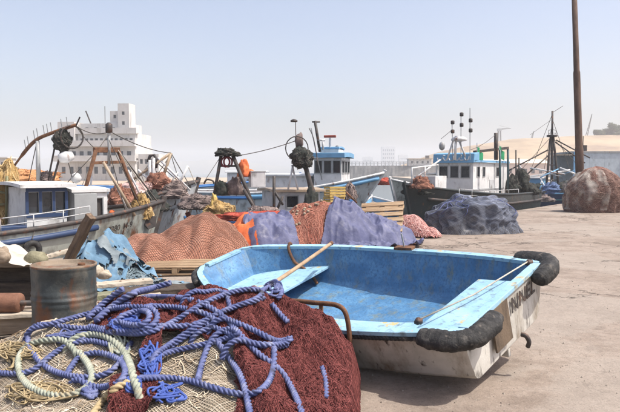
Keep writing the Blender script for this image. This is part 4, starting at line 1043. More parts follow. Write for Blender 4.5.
# red-brown mound and the tarpaulins
H2 = mound_fn([(.05, 14.6, .95, .9, 0, .97, 2.4), (-.95, 14.2, 1.15, .9, .2, .74, 2.2), (.72, 14.7, .85, .9, -.1, .92, 2.2), (1.4, 14.9, 1.2, .8, 0, .55, 2.0)], 6., .10, .08)
n2 = thing('net_heap', 'red brown net heap rising between the two blue tarpaulins', 'fishing net', (0, 14.5, 0))
child(hf_mesh(H2, -1.9, 3, 13, 16.2, .04), 'net_body', net_mat('heap_red', (.20, .06, .04), (.38, .13, .09), (.50, .24, .18), 40, .9, 30), n2)
o = child(twine(H2, -1.9, 1.2, 13, 15.6, 2600, 4, r=.006, step=.05), 'loose_twine', M_tw_red, n2); o['kind'] = 'stuff'
for k in range(14):
    rg = random.Random(k); x, y = rg.uniform(-.5, .3), rg.uniform(13.9, 14.6)
    MB().lathe([(.01, -.035), (.028, -.02), (.032, 0), (.028, .02), (.01, .035)], V((x, y, H2(x, y) + .03)) - V(n2.location), 8, Matrix.Rotation(rg.uniform(.6, 2.4), 3, 'Y')).build('net_float', M_wood, n2, True)
def plan(pix, H, d0, d1): return [drape(px, py, H, d0, d1) for px, py in pix]
M_tarp = mat('blue_tarp', [(.3, (.058, .064, .125)), (.5, (.088, .095, .175)), (.72, (.135, .14, .22))], scale=3, rough=.6, bump=.5, bscale=14, over=((.22, .22, .27), .55, .78, 5, (1, 1, 1)), spec=.3)
def tarp_wave(seed, amp=.05):
    def w(x, y):
        q = noise.noise(V((x * 1.6 + seed, y * .9, 0))); r = abs(noise.noise(V((x * 2.2 + y * 1.1 + q * 1.5 + seed, y * 2.0 - x * .6 - q, seed)))); s_ = abs(noise.noise(V((x * 7.0 - q * 2, y * 4 + seed, 2))))
        c_ = abs(noise.noise(V((x * 13 + r * 4, y * 9 - q * 3, seed)))); e_ = abs(noise.noise(V((x * 2.6 - y * 3.2 + seed, y * 2.6 + x * 2.2, seed + 5))))
        return amp * (.5 + q) + amp * 2.4 * (.3 - r) + amp * .45 * (.25 - s_) + amp * .18 * (.25 - c_) + amp * 2.2 * (.25 - e_)
    return w
def blanket(H, poly, seed, amp, off, step=.016, mask=None):
    xs = [p.x for p in poly]; ys_ = [p.y for p in poly]
    Hm = lambda x, y: max(H(x, y), .0)
    return hf_mesh(Hm, min(xs), max(xs), min(ys_), max(ys_), step, poly, off, tarp_wave(seed, amp), keep=-1, mask=mask)
def xy(pts): return [V((a, b, 0)) for a, b in pts]
t1 = tag(blanket(H2, xy([(-1.5, 13.7), (-1.45, 14.5), (-.75, 14.6), (-.35, 14.0), (-.1, 13.1), (-.3, 12.5), (-.75, 12.5), (-1.1, 13.0)]), 3., .055, .06).build('tarpaulin', M_tarp, None, True), 'blue tarpaulin spread over the nets, left of the red brown peak', 'tarpaulin')
t1b = tag(blanket(H2, xy([(-1.85, 13.3), (-1.7, 14.2), (-1.45, 14.2), (-1.2, 13.5), (-.7, 12.4), (-1.0, 12.35), (-1.45, 12.8)]), 8., .05, .075).build('orange_sheet', M_orange, None, True), 'orange sheet peeking out along the edge of the left blue tarpaulin', 'tarpaulin')
t2 = tag(blanket(H2, xy([(-.15, 13.0), (.28, 13.8), (.55, 14.5), (.75, 15.1), (1.3, 15.3), (2.2, 15.4), (2.75, 15.0), (2.65, 14.3), (1.8, 13.7), (1.0, 13.0)]), 5., .075, .06).build('tarpaulin', M_tarp, None, True), 'crumpled blue tarpaulin draped down to the leaning pallet', 'tarpaulin')
# pinkish net by the quay edge
Hp = mound_fn([(2.75, 17.0, .6, .5, 0, .50, 2.2), (3.1, 16.6, .45, .4, 0, .32, 2.)], 9., .10, .06)
n3 = thing('net_heap', 'small pinkish red net heap right of the leaning pallet', 'fishing net', (2.8, 17, 0))
child(hf_mesh(Hp, 2, 3.8, 16, 17.8, .04), 'net_body', net_mat('heap_pink', (.25, .07, .06), (.42, .17, .15), (.6, .40, .36), 60, .9, 30), n3)
o = child(twine(Hp, 2, 3.8, 16, 17.8, 500, 5, r=.008, step=.06), 'loose_twine', strands_mat('pink_twine', (.30, .10, .09), (.62, .42, .38)), n3); o['kind'] = 'stuff'
# blue-grey heap
def dome(cx, cy, rx, ry, h, seed, p=2.6, lumps=.16, lean=0.):
    def fn(a, b, out=0.):
        g = 2 * pi * a; b = max(.0, min(1., b)); rho = sin(b * pi / 2) ** .8; z = cos(b * pi / 2) ** (2. / p)
        d = V((cos(g) * rho, sin(g) * rho, z * .8))
        f = 1 + lumps * noise.noise(d * 1.7 + V((seed, 0, 0))) + lumps * .7 * noise.noise(d * 3.6 + V((0, seed, 0))) - lumps * .7 * abs(noise.noise(d * 5.5 + V((seed, seed, 0)))) + out
        return V((cx + cos(g) * rho * rx * f + lean * z, cy + sin(g) * rho * ry * f, max(-.01, z * h * (f * .7 + .3))))
    return fn
def dome_mesh(fn, n=120, k=56): return MB().grid([[fn(i / n, j / k) for i in range(n)] for j in range(k + 1)], closed=True)
def dome_net(fn, lines, turns, r, out=.012, k=60, b0=.04):
    mb = MB()
    for sg in (-1, 1):
        for i in range(lines):
            mb.tube([fn(i / lines + sg * turns * lerp(b0, 1, j / k), lerp(b0, 1, j / k), out + .006 * noise.noise(V((i * .3, j * .1, sg)))) for j in range(k + 1)], r, 3, caps=False)
    return mb
Db = dome(4.78, 18.1, 1.42, .95, 1.02, 12., 3.0, .22)
n4 = thing('net_heap', 'round blue grey bundle of netting alone on the quay', 'fishing net', (4.78, 18.1, 0))
child(dome_mesh(Db), 'net_body', net_mat('heap_blue', (.045, .042, .04), (.125, .12, .118), (.36, .35, .33), 26, .9, 26), n4)
o = child(dome_net(Db, 170, .35, .0042), 'mesh_twine', strands_mat('blue_grey_twine', (.09, .11, .17), (.28, .30, .36)), n4); o['kind'] = 'stuff'
rg = random.Random(4)
for k_ in range(4):
    a0, a1 = rg.uniform(.5, 1.0), rg.uniform(.5, 1.0); pts = [Db(lerp(a0, a1, t / 16) + .02 * sin(t), .15 + .8 * abs(t / 16 - .45) * 1.4, .025) for t in range(17)]
    child(MB().tube(smooth_path(pts, 2), .010, 6), 'tie_line', M_brope, n4)
# brown bale under a milky sheet on the right
rb_ = G(602, 213)
n5 = thing('net_bale', 'tall brown net bale under a milky plastic sheet by the pole', 'fishing net', (rb_.x + .1, rb_.y + .9, 0))
def bale_pt(a, t): return bale(1.015, n=1, k=1, a0=a * 2 * pi, a1=a * 2 * pi + .01, z0=t * .985, z1=t * .985)[0][0]
def bale(f=1., seed=2., a0=0., a1=2 * pi, z0=-.02, z1=1., n=64, k=34, amp=1.):
    rows = []
    for i in range(k + 1):
        t = lerp(z0, z1, i / k); row = []
        for j in range(n + 1):
            a = lerp(a0, a1, j / n); pr = (1 - max(0., t) ** 3.2) ** .55 * (.92 + .12 * sin(pi * min(1, max(0, t)))) if t < 1 else 0.
            d = V((cos(a), sin(a), t * 1.4))
            w = 1 + amp * (.10 * noise.noise(d * 1.6 + V((seed, 0, 0))) + .07 * noise.noise(d * 4 + V((0, seed, 0))) - .05 * abs(noise.noise(V((cos(a) * 5, sin(a) * 5, t * .9 + seed)))))
            row.append(V((cos(a) * 1.32 * pr * w * f, sin(a) * 1.0 * pr * w * f, 1.95 * t * (1 + .05 * noise.noise(d * 2)))))
        rows.append(row)
    return rows
MB().grid(bale()).build('net_body', net_mat('bale_brown', (.06, .03, .025), (.17, .085, .065), (.30, .19, .16), 26, .9, 26), n5, True)
rg = random.Random(3); mb = MB(); rows = bale(1.02, n=120, k=60)
for _ in range(1500):
    i, j = rg.uniform(1, 52), rg.uniform(0, 119); pts = []
    di, dj = rg.gauss(0, .8) - .5, rg.gauss(0, .8)
    for s_ in range(8):
        if not (0 <= i < 59 and 0 <= j < 119): break
        pts.append(rows[int(i)][int(j)] + V((rg.gauss(0, .01), rg.gauss(0, .01), rg.gauss(0, .01)))); i += di + rg.gauss(0, .4); j += dj + rg.gauss(0, .4)
    if len(pts) > 3: mb.tube(pts, .008, 3, caps=False)
o = mb.build('loose_twine', strands_mat('bale_twine', (.10, .05, .04), (.40, .27, .22)), n5); o['kind'] = 'stuff'
o = child(dome_net(lambda a, b, out=0.: V((lambda q: (q.x * (1 + out), q.y * (1 + out), q.z))(bale_pt(a, 1 - b))) + V(n5.location), 90, .3, .005), 'mesh_twine', strands_mat('bale_mesh', (.16, .09, .07), (.36, .24, .2)), n5); o['kind'] = 'stuff'
def plastic():
    m = bpy.data.materials.new('milky_plastic'); m.use_nodes = True; n = m.node_tree.nodes; l = m.node_tree.links; b = n['Principled BSDF']
    b.inputs['Base Color'].default_value = (.62, .57, .50, 1); b.inputs['Roughness'].default_value = .35
    tc = n.new('ShaderNodeTexCoord'); t = n.new('ShaderNodeTexNoise'); t.inputs['Scale'].default_value = 2.2; t.inputs['Detail'].default_value = 6; l.new(tc.outputs['Object'], t.inputs['Vector'])
    r = n.new('ShaderNodeMapRange'); r.inputs[1].default_value = .40; r.inputs[2].default_value = .70; r.inputs[3].default_value = .0; r.inputs[4].default_value = .55; l.new(t.outputs['Fac'], r.inputs[0]); l.new(r.outputs[0], b.inputs['Alpha']); return m
MB().grid(bale(1.07, 2.3, radians(140), radians(275), .06, .97, 60, 36, 1.6)).build('plastic_sheet', plastic(), n5, True)

# ------------------------------------------------------------------ pallets
def pallet(label, loc, rot, L=1.1, Wd=.95, m=M_palw, n=6):
    p = thing('pallet', label, 'pallet', loc); p.rotation_euler = rot
    bw_ = Wd / n * .72
    me = MB().box((0, 0, 0), (L, bw_, .024)); me = me.build('board', m, p, bevel=.003); me.location = (0, -Wd / 2 + bw_ / 2, .128)
    for i in range(1, n):
        o = me.copy(); C.objects.link(o); o.location = (0, lerp(-Wd / 2 + bw_ / 2, Wd / 2 - bw_ / 2, i / (n - 1)), .128 + .003 * (i % 2)); o.rotation_euler.z = random.uniform(-.01, .01)
    for i in range(3):
        o = MB().box((0, 0, 0), (.09, Wd, .09)).build('stringer', m, p, bevel=.004); o.location = (lerp(-L / 2 + .06, L / 2 - .06, i / 2), 0, .069)
    for i in range(3):
        o = me.copy(); C.objects.link(o); o.location = (0, lerp(-Wd / 2 + bw_ / 2, Wd / 2 - bw_ / 2, i / 2), .012)
    return p
gp = G(176, 276); pallet('wooden pallet lying flat before the brown net heap', (gp.x - .05, gp.y + .45, .015), (0, 0, .06), 1.15, .95)
lp = P(381, 218, 15.6)
pl = pallet('wooden pallet leaning on the crumpled blue tarpaulin', (1.83, 15.0, .10), (radians(40), radians(-4), radians(-14)), 1.05, 1.05)
pl.location = P(382, 221, 15.1)

# ------------------------------------------------------------------ left: barrel, timbers, tarp heap
bc = P(64, 268, 5.85); bar_xy = (bc.x, bc.y)
ba = thing('oil_barrel', 'dented rusty steel barrel at the left behind the ropes', 'barrel', (bar_xy[0], bar_xy[1], 0.0), .4)
M_barrel = mat('barrel_paint', [(.3, (.025, .03, .032)), (.5, (.05, .058, .058)), (.7, (.10, .10, .09))], scale=5, rough=.5, bump=.2, bscale=40, metal=.2, over=((.17, .15, .12), .54, .68, 2.2, (1, 1, .5)), over2=(RUST, .55, .66, 3.2, (1, 1, .45)))
prof = []
zs = [0, .01, .02, .03] + [.03 + .82 * i / 60 for i in range(61)] + [.855, .865, .875]
nseg = 72; rows = []
for z in zs:
    row = []
    for j in range(nseg):
        a = 2 * pi * j / nseg; r = .290
        for zb in (.29, .57): r += .013 * exp(-((z - zb) / .016) ** 2) + .006 * exp(-((z - zb - .05) / .02) ** 2) + .006 * exp(-((z - zb + .05) / .02) ** 2)
        if z > .845 or z < .02: r += .006
        r -= .035 * exp(-(((a - 4.9) * .29) ** 2 / .02 + (z - .66) ** 2 / .012)) + .02 * exp(-(((a - 5.6) * .29) ** 2 / .01 + (z - .42) ** 2 / .02)) + .02 * exp(-(((a - 4.2) * .29) ** 2 / .012 + (z - .75) ** 2 / .01))
        r += .004 * noise.noise(V((cos(a) * 2, sin(a) * 2, z * 3)))
        row.append((r * cos(a), r * sin(a), z))
    rows.append(row)
MB().grid(rows, closed=True).build('drum', M_barrel, ba, True)
MB().lathe([(.296, .862), (.300, .878), (.292, .884), (.280, .878), (.279, .850), (.20, .846), (.0005, .845)], (0, 0, 0), 64, caps=False).build('lid', mat('barrel_lid', [(.3, (.11, .085, .06)), (.6, (.23, .18, .13))], scale=6, rough=.8, bump=.3, over=(RUST, .5, .65, 5, (1, 1, 1))), ba, True)
MB().lathe([(.035, .846), (.035, .866), (.028, .87)], (.16, .08, 0), 14).build('bung', M_rust, ba)
# timbers stacked behind the barrel
def timber(label, a, b, w, h, m, name='timber', bev=.006, group='old timbers stacked behind the barrel', rough=.0):
    a, b = V(a), V(b); L = (b - a).length; o = thing(name, label, 'timber', a, 0, group)
    d = (b - a).normalized(); x = d; z = V((0, 0, 1)); y = z.cross(x).normalized(); z = x.cross(y)
    o.rotation_euler = Matrix((x, y, z)).transposed().to_euler()
    n = 14; rows = []; rg = random.Random(hash(label) % 1000 if False else len(label) * 7)
    for i in range(n + 1):
        t = i / n; j1, j2 = rg.uniform(-.006, .006), rg.uniform(-.006, .006)
        rows.append([(L * t, -w / 2 + j1, -h / 2 + j2), (L * t, w / 2 + j1, -h / 2 - j2), (L * t, w / 2 - j1, h / 2 + j2), (L * t, -w / 2 + j2, h / 2 + j1)])
    mb = MB().grid(rows, closed=True); mb.f.append((3, 2, 1, 0)); k = n * 4; mb.f.append((k, k + 1, k + 2, k + 3))
    mb.build('beam', m, o, bevel=bev)
    for t in (.12, .5, .86):
        MB().lathe([(.012, -.004), (.012, .006), (.006, .009)], (L * t, 0, h / 2 + .002), 8).build('nail_head', M_rust, o)
    return o
def Z(px, py, D): return P(px, py, D)
timber('lowest thick dark timber at the left edge beside the barrel', (-4.3, 6.55, .12), (-1.9, 6.95, .12), .30, .22, M_dwood)
timber('grey brown timber lying left of the barrel under a pale board', (-4.0, 6.22, .17), (-2.35, 6.55, .17), .24, .17, M_wood)
timber('pale splintered board lying left of the barrel', (-3.95, 6.12, .28), (-2.4, 6.46, .285), .22, .045, M_pale, 'plank')
timber('dark beam behind the brown roller', (-4.6, 7.0, .38), (-2.65, 7.25, .37), .26, .22, M_dwood)
timber('long dark beam at the top of the timber stack', (-4.6, 7.2, .58), (-2.85, 7.35, .57), .30, .18, M_dwood)
timber('brown plank crowning the timber stack left of the barrel', (-4.2, 7.0, .70), (-2.7, 7.2, .69), .24, .05, M_wood, 'plank')
timber('pale thin batten sticking out above the barrel', Z(42, 258, 7.4), Z(78, 248.5, 7.7), .06, .05, M_pale, 'batten', .004)
timber('weathered plank right of the barrel, uppermost', Z(88, 286, 7.3), Z(152, 281, 7.6), .20, .05, M_pale, 'plank')
timber('greenish plank right of the barrel', Z(86, 297, 6.9), Z(140, 292.5, 7.2), .22, .06, M_greenw, 'plank')
timber('bleached plank pointing right past the barrel', Z(90, 306, 6.7), Z(160, 293, 7.0), .16, .04, M_pale, 'plank')
timber('dark plank low beside the barrel', (-2.1, 6.4, .14), (-1.0, 6.75, .12), .24, .08, M_dwood, 'plank')
timber('brown plank resting on the ground right of the barrel', (-2.2, 7.0, .30), (-1.15, 7.35, .30), .36, .22, M_dwood)
timber('weathered brown post leaning up behind the barrel', Z(66, 266, 7.2), Z(91, 216, 7.0), .085, .10, mat('post_wood', [(.3, (.07, .045, .03)), (.55, (.15, .10, .065)), (.75, (.24, .17, .11))], scale=3, stretch=(1, 9, 9), rough=.85, bump=.4, bscale=30), 'post')
# brown roller on a steel shaft
ra, rbb = Z(-8, 303, 6.35), Z(21, 303, 6.35); rl = thing('net_roller', 'rusty brown roller on a steel shaft at the left edge', 'roller', ra)
d = (rbb - ra); L = d.length; Mx = d.to_track_quat('Z', 'Y').to_matrix()
MB().lathe([(.03, 0), (.098, .0), (.105, .02), (.105, L - .02), (.098, L), (.03, L)], (0, 0, 0), 24, Mx).build('drum', mat('roller_rust', [(.3, (.10, .045, .028)), (.6, (.20, .095, .058))], scale=7, rough=.8, bump=.3), rl, True)
MB().tube([d * -.2, d * 1.62], .03, 12).build('shaft', M_iron, rl, True)
# pale sack cloth and stones on the stack
Hs = lambda x, y: .90
wc = thing('canvas_sheet', 'off white canvas thrown over the end of the timber stack', 'canvas', Z(8, 264, 6.95) + V((.02, 0, .02)))
rows = []
for i in range(31):
    u_ = i / 30; row = []
    for j in range(21):
        v_ = j / 20; hh = .30 * (1 - ss(.25, 1, u_)) * (.75 + .25 * cos(v_ * 2)) + .07 * abs(noise.noise(V((u_ * 4 + v_ * 2, v_ * 5, 1)))) * 2 * (1 - u_ * .6) + .02
        row.append((-.62 + .92 * u_ + .04 * noise.noise(V((u_ * 3, v_ * 3, 5))), -.30 + .62 * v_, -.02 + hh))
    rows.append(row)
MB().grid(rows).build('cloth', mat('canvas', [(.3, (.36, .32, .27)), (.6, (.50, .46, .40))], scale=4, rough=.9, bump=.3, bscale=30, over=((.36, .28, .2), .58, .75, 4, (1, 1, 1))), wc, True)
tag(lump((0, 0, 0), (.13, .11, .10), 91., 18, 12, .2).build('stone', mat('mossy_stone', [(.3, (.13, .12, .07)), (.6, (.24, .22, .14))], scale=12, bump=.5), None, True, loc=Z(36, 259.5, 6.95)), 'round mossy lump on the planks left of the barrel top', 'stone')
tag(lump((0, 0, 0), (.09, .08, .10), 95., 18, 12, .25).build('stone', M_wood, None, True, loc=Z(2, 256, 6.6)), 'brown lump lying on the canvas at the left edge', 'stone')
tag(lump((0, 0, 0), (.10, .08, .07), 97., 16, 10, .25).build('stone', M_pale, None, True, loc=Z(104, 275, 8.2)), 'pale stone beside the light blue cloth heap', 'stone')
tag(lump((0, 0, 0), (.08, .08, .09), 98., 16, 10, .25).build('stone', M_pale, None, True, loc=Z(97, 272, 8.2)), 'small pale stone right behind the barrel rim', 'stone')
# light blue cloth heap with net
Ht = mound_fn([(-3.3, 9.6, .62, .7, 0, .66, 2.6), (-2.95, 9.3, .80, .55, -.5, .36, 2.)], 14., .10, .08)
n6 = thing('cloth_heap', 'light blue rags and dark netting heaped behind the planks', 'cloth', (-3, 9.4, 0))
child(hf_mesh(Ht, -4.1, -1.7, 8.5, 10.6, .03), 'net_body', net_mat('heap_teal', (.02, .03, .035), (.07, .10, .115), (.20, .25, .27), 60, .85, 22), n6)
M_lblue = mat('light_blue_cloth', [(.3, (.06, .125, .19)), (.55, (.115, .21, .30)), (.75, (.19, .29, .37))], scale=5, rough=.8, bump=.3, bscale=25, over=((.10, .13, .14), .58, .7, 6, (1, 1, 1)))
Htz = lambda x, y: max(Ht(x, y), 0)
rag = lambda k, th: (lambda x, y: noise.noise(V((x * 2.6 + k, y * 2.0, k))) + .5 * noise.noise(V((x * 7, y * 5, k + 2))) > th)
child(blanket(Ht, xy([(-3.85, 9.2), (-3.7, 10.1), (-2.9, 10.2), (-2.4, 9.8), (-2.45, 9.3), (-2.9, 9.1), (-3.4, 9.0)]), 15., .07, .05, .02, rag(3, -.3)), 'blue_cloth', M_lblue, n6)
child(blanket(Ht, xy([(-3.5, 8.7), (-3.5, 9.3), (-2.6, 9.5), (-1.9, 9.2), (-1.75, 8.75), (-2.3, 8.6)]), 25., .08, .045, .02, rag(8, .0)), 'rag', M_lblue, n6)
child(blanket(Ht, xy([(-3.1, 8.6), (-3.2, 9.3), (-2.2, 9.7), (-1.8, 9.3), (-1.7, 8.7), (-2.3, 8.5)]), 35., .07, .075, .02, rag(14, .22)), 'rag', mat('faded_cloth', [(.3, (.09, .115, .13)), (.6, (.20, .235, .25))], scale=5, rough=.85, bump=.4, bscale=22), n6)
o = child(twine(Ht, -4.1, -1.7, 8.5, 10.6, 900, 6, r=.006, step=.04), 'loose_twine', strands_mat('teal_twine', (.03, .05, .06), (.30, .38, .42)), n6); o['kind'] = 'stuff'

# ------------------------------------------------------------------ dinghy
YAW, ROLL, PIT = 2.391, -.246, .064
dg_ = thing('dinghy', 'white dinghy painted blue inside, tilted on the concrete', 'boat', (1.752, 5.213, .208))
dg_.matrix_basis = Matrix.Translation((1.752, 5.213, .208)) @ Matrix.Rotation(YAW, 4, 'Z') @ Matrix.Rotation(PIT, 4, 'Y') @ Matrix.Rotation(ROLL, 4, 'X')
DL, ws, wm, wb, hs_, hm_, hb_, wbot = 3.67, .771, 1.03, .36, .542, .54, .747, .60
def d_half(s): return interp_s(s, [0, .15, .33, .55, .75, .9, .97, 1], [ws, .90, .99, .99, .86, .62, .47, .33])
def interp_s(x, xs, ys):
    for i in range(1, len(xs)):
        if x <= xs[i]:
            j = i - 1; h = xs[i] - xs[j]; t = (x - xs[j]) / h
            m0 = (ys[i] - ys[max(j - 1, 0)]) / (xs[i] - xs[max(j - 1, 0)]); m1 = (ys[min(i + 1, len(ys) - 1)] - ys[j]) / (xs[min(i + 1, len(xs) - 1)] - xs[j])
            return (2 * t ** 3 - 3 * t * t + 1) * ys[j] + (t ** 3 - 2 * t * t + t) * h * m0 + (-2 * t ** 3 + 3 * t * t) * ys[i] + (t ** 3 - t * t) * h * m1
    return ys[-1]
def d_rim(s): return interp_s(s, [0, .4, .75, 1], [hs_, hm_, .62, hb_])
def d_keel(s): return .02 + .32 * max(0, (s - .38) / .62) ** 2
def d_pt(s, t, side, inset=0., zin=0.):
    """t 0 keel .. 1 rim"""
    b = d_half(s) - inset; k = d_keel(s) + zin; h = d_rim(s)
    bb = b * .70
    if t < .45: u_ = t / .45; y = bb * u_; z = k + .035 * u_
    elif t < .6: u_ = (t - .45) / .15; a = u_ * pi / 2; y = bb + (b * .84 - bb) * sin(a) ; z = k + .035 + .10 * (1 - cos(a))
    else: u_ = (t - .6) / .4; y = lerp(b * .84, b, u_ ** .8); z = lerp(k + .135, h, u_)
    x = s * DL - (1 - t) * .28 * ss(.75, 1, s) * 1.0 - .04 * (1 - t) * 0
    if s < .02: x += (1 - t) * .07
    return V((x, y * side, z))
ss_ = [0, .02, .06] + [.06 + .94 * i / 40 for i in range(1, 41)]
ts_ = [0, .15, .3, .42, .45, .48, .51, .54, .57, .6] + [.6 + .4 * i / 8 for i in range(1, 9)]
M_dwhite = mat('dinghy_white', [(.3, (.38, .36, .315)), (.55, (.52, .495, .445)), (.75, (.61, .59, .54))], scale=3, rough=.6, bump=.15, bscale=50, over=((.21, .165, .115), .50, .70, 5, (1, 1, .30)), over2=((.07, .058, .048), .57, .66, 13, (1, 1, .22)))
M_dblue = mat('dinghy_blue', [(.3, (.045, .14, .28)), (.5, (.075, .20, .37)), (.7, (.13, .29, .46))], scale=4, rough=.55, bump=.2, bscale=50, over=((.17, .19, .13), .50, .74, 9, (1, 1, .12)), over2=((.055, .14, .255), .48, .66, 40, (1, 1, .6)))
M_dlight = mat('dinghy_pale_blue', [(.3, (.21, .38, .50)), (.6, (.31, .50, .62))], scale=3, rough=.55, bump=.15, bscale=50, over=((.46, .38, .18), .59, .65, 5, (1, 1, 1)), over2=((.13, .17, .19), .55, .70, 13, (1, 1, 1)))
mb = MB()
for side in (-1, 1): mb.grid([[d_pt(s, t, side) for s in ss_] for t in ts_])
mb.grid([[d_pt(0, t, -1) for t in ts_], [d_pt(0, t, 1) for t in ts_]]); mb.grid([[d_pt(1, t, -1) for t in ts_], [d_pt(1, t, 1) for t in ts_]])
mb.build('hull', M_dwhite, dg_, True)
ss2 = [.012] + [.012 + .976 * i / 40 for i in range(1, 41)]
mb = MB()
for side in (-1, 1): mb.grid([[d_pt(s, t, side, .045, .045) for s in ss2] for t in ts_])
mb.grid([[d_pt(.012, t, -1, .045, .045) for t in ts_], [d_pt(.012, t, 1, .045, .045) for t in ts_]]); mb.grid([[d_pt(.988, t, -1, .045, .045) for t in ts_], [d_pt(.988, t, 1, .045, .045) for t in ts_]])
mb.build('inner_lining', M_dblue, dg_, True)
# gunwale cap: both sides, transom top and bow
def gun(side, s0, s1, n=36):
    rows = []
    for o_, z in ((.018, -.022), (.018, .012), (-.06, .014), (-.06, -.022)):
        rows.append([d_pt(lerp(s0, s1, i / n), 1, side) + V((0, o_ * side, z)) for i in range(n + 1)])
    rows.append(rows[0]); return MB().grid(rows)
gun(1, 0, 1).build('gunwale', M_dlight, dg_); gun(-1, 0, 1).build('gunwale', M_dlight, dg_)
MB().box((.02, 0, hs_ - .003), (.085, ws * 2 - .125, .04)).build('transom_cap', M_dlight, dg_, bevel=.006)
MB().box((DL - .02, 0, hb_ - .003), (.085, .53, .04)).build('bow_cap', M_dlight, dg_, bevel=.006)
# black rubbing rope along the near side and far side
for side, m in ((1, M_tyre), (-1, M_dwhite)):
    pts = [d_pt(lerp(.0, .98, i / 60), .955, side) + V((0, .022 * side, 0)) for i in range(61)]
    (rope_geo(MB(), pts, .022) if side == 1 else MB().tube(pts, .02, 8)).build('rubbing_strip', m, dg_, True)
# stern seat, near side deck, bow seat
def plate(poly, z, th, name, m): # polygon plate in the boat's frame
    n = len(poly); mb = MB().add([(x, y, z(x, y)) for x, y in poly] + [(x, y, z(x, y) - th) for x, y in poly], [tuple(range(n)), tuple(range(2 * n - 1, n - 1, -1))] + [(i, i + n, (i + 1) % n + n, (i + 1) % n) for i in range(n)])
    return mb.build(name, m, dg_, bevel=.005)
plate([(.065, .70), (.065, -.40), (.46, -.40), (.46, .83)][::-1], lambda x, y: hs_ - .05, .035, 'stern_seat', M_dlight)
n_ = 14; sdk = [(.47 + i * .18, d_half((.47 + i * .18) / DL) - .06) for i in range(n_)]
plate([(x, y) for x, y in sdk] + [(x, y - .24) for x, y in reversed(sdk)], lambda x, y: d_rim(x / DL) - .045, .03, 'side_deck', M_dlight)
bs = [(DL * s, d_half(s) - .075) for s in (.72, .78, .84, .9, .95, .975)]
plate([(x, y) for x, y in bs] + [(x, -y) for x, y in reversed(bs)], lambda x, y: .40 + .10 * (x / DL - .72), .03, 'bow_seat', M_dlight)
# plywood patch on the transom and the painted letters
MB().box((-.012, .18, .34), (.018, .30, .36)).build('plywood_patch', mat('patch_wood', [(.3, (.06, .042, .028)), (.6, (.14, .10, .066))], scale=9, rough=.85, bump=.3, stretch=(1, 1, .3)), dg_, bevel=.003)
tm = text_mesh('painted_letters', 'NNEL', .20, M_iron, dg_, frame_matrix((-.005, -.30, .40), (0, -1, 0), (-.12, 0, 1)))
# tyre fenders wrapped round the stern corners
def fender(pts, r0=.085, name='tyre_fender'):
    q = smooth_path(pts, 7); n = len(q)
    rs = [r0 * (.55 + .45 * sin(pi * (.06 + .88 * i / (n - 1))) ** .6 + .05 * noise.noise(V((i * .5, r0, 0)))) for i in range(n)]
    q = resample(smooth_path(q, 3), .012); n = len(q)
    rs = [r0 * (.60 + .40 * min(1, sin(pi * (.05 + .90 * i / (n - 1))) * 1.8) ** .7) for i in range(n)]
    mb = MB().tube(q, rs, 20, shape=lambda a: 1 + .06 * cos(2 * a) + .05 * cos(3 * a))
    for k in range(len(mb.v)):
        p = mb.v[k]; i = min(k // 20, n - 1); c = q[i]; d = p - c
        f = 1 + .10 * noise.noise(p * 9) + .07 * noise.noise(p * 26) - .05 * (1 if i % 5 == 0 else 0) - .10 * max(0, noise.noise(p * 14 + V((3, 3, 3))) - .25)
        mb.v[k] = c + d * f
    o = mb.build(name, M_tyre, dg_, True)
    return o
zf = hs_ - .045
fender([(.32, .868, zf + .02), (.20, .85, zf), (.05, .82, zf - .01), (-.06, .72, zf - .01), (-.10, .56, zf), (-.085, .40, zf + .02)])
fender([(.30, -.90, zf + .02), (.10, -.87, zf + .02), (-.05, -.80, zf + .02), (-.11, -.65, zf + .01), (-.09, -.45, zf)])
fender([(DL * .93, .62, .66), (DL * .985, .48, .69), (DL * 1.01, .33, .70), (DL * 1.015, .1, .70)], .05)
# thin rope across the stern, rowlock blocks, drain hook
MB().tube([(.42, .70, hs_ + .03), (.25, .1, hs_ + .01), (.08, -.69, hs_ + .035)], .007, 6).build('stern_line', M_rope, dg_, True)
for c in ((.42, .70, hs_ + .02), (.08, -.69, hs_ + .02)): lump(c, (.035, .035, .03), 3.).build('line_knot', M_iron, dg_, True)
MB().box((1.65, -.985, hm_ + .03), (.24, .085, .035)).build('rowlock_block', M_rust, dg_, bevel=.006); MB().tube([(1.65, -.985, hm_ + .04), (1.66, -.99, hm_ + .2)], .009, 6).build('rowlock_pin', M_grey, dg_)
MB().tube(smooth_path([(-.03, -.1, .13), (-.07, -.1, .12), (-.09, -.1, .07), (-.07, -.1, .02)], 4), .02, 8).build('drain_hook', M_iron, dg_, True)
MB().box((.30, 0, .0), (.5, .045, .08)).build('skeg', M_dwhite, dg_, bevel=.01)
# iron strap bent over the far side
q = [d_pt(.86, 1, -1) + V((0, -.03, -.06)), d_pt(.86, 1, -1) + V((0, 0, .035)), d_pt(.855, .97, -1, .07), d_pt(.84, .80, -1, .08), d_pt(.81, .68, -1, .09, .06), d_pt(.77, .6, -1, .12, .06), d_pt(.74, .5, -1, .14, .06)]
MB().tube(smooth_path(q, 5), .020, 8).build('iron_strap', M_rust, dg_, True)

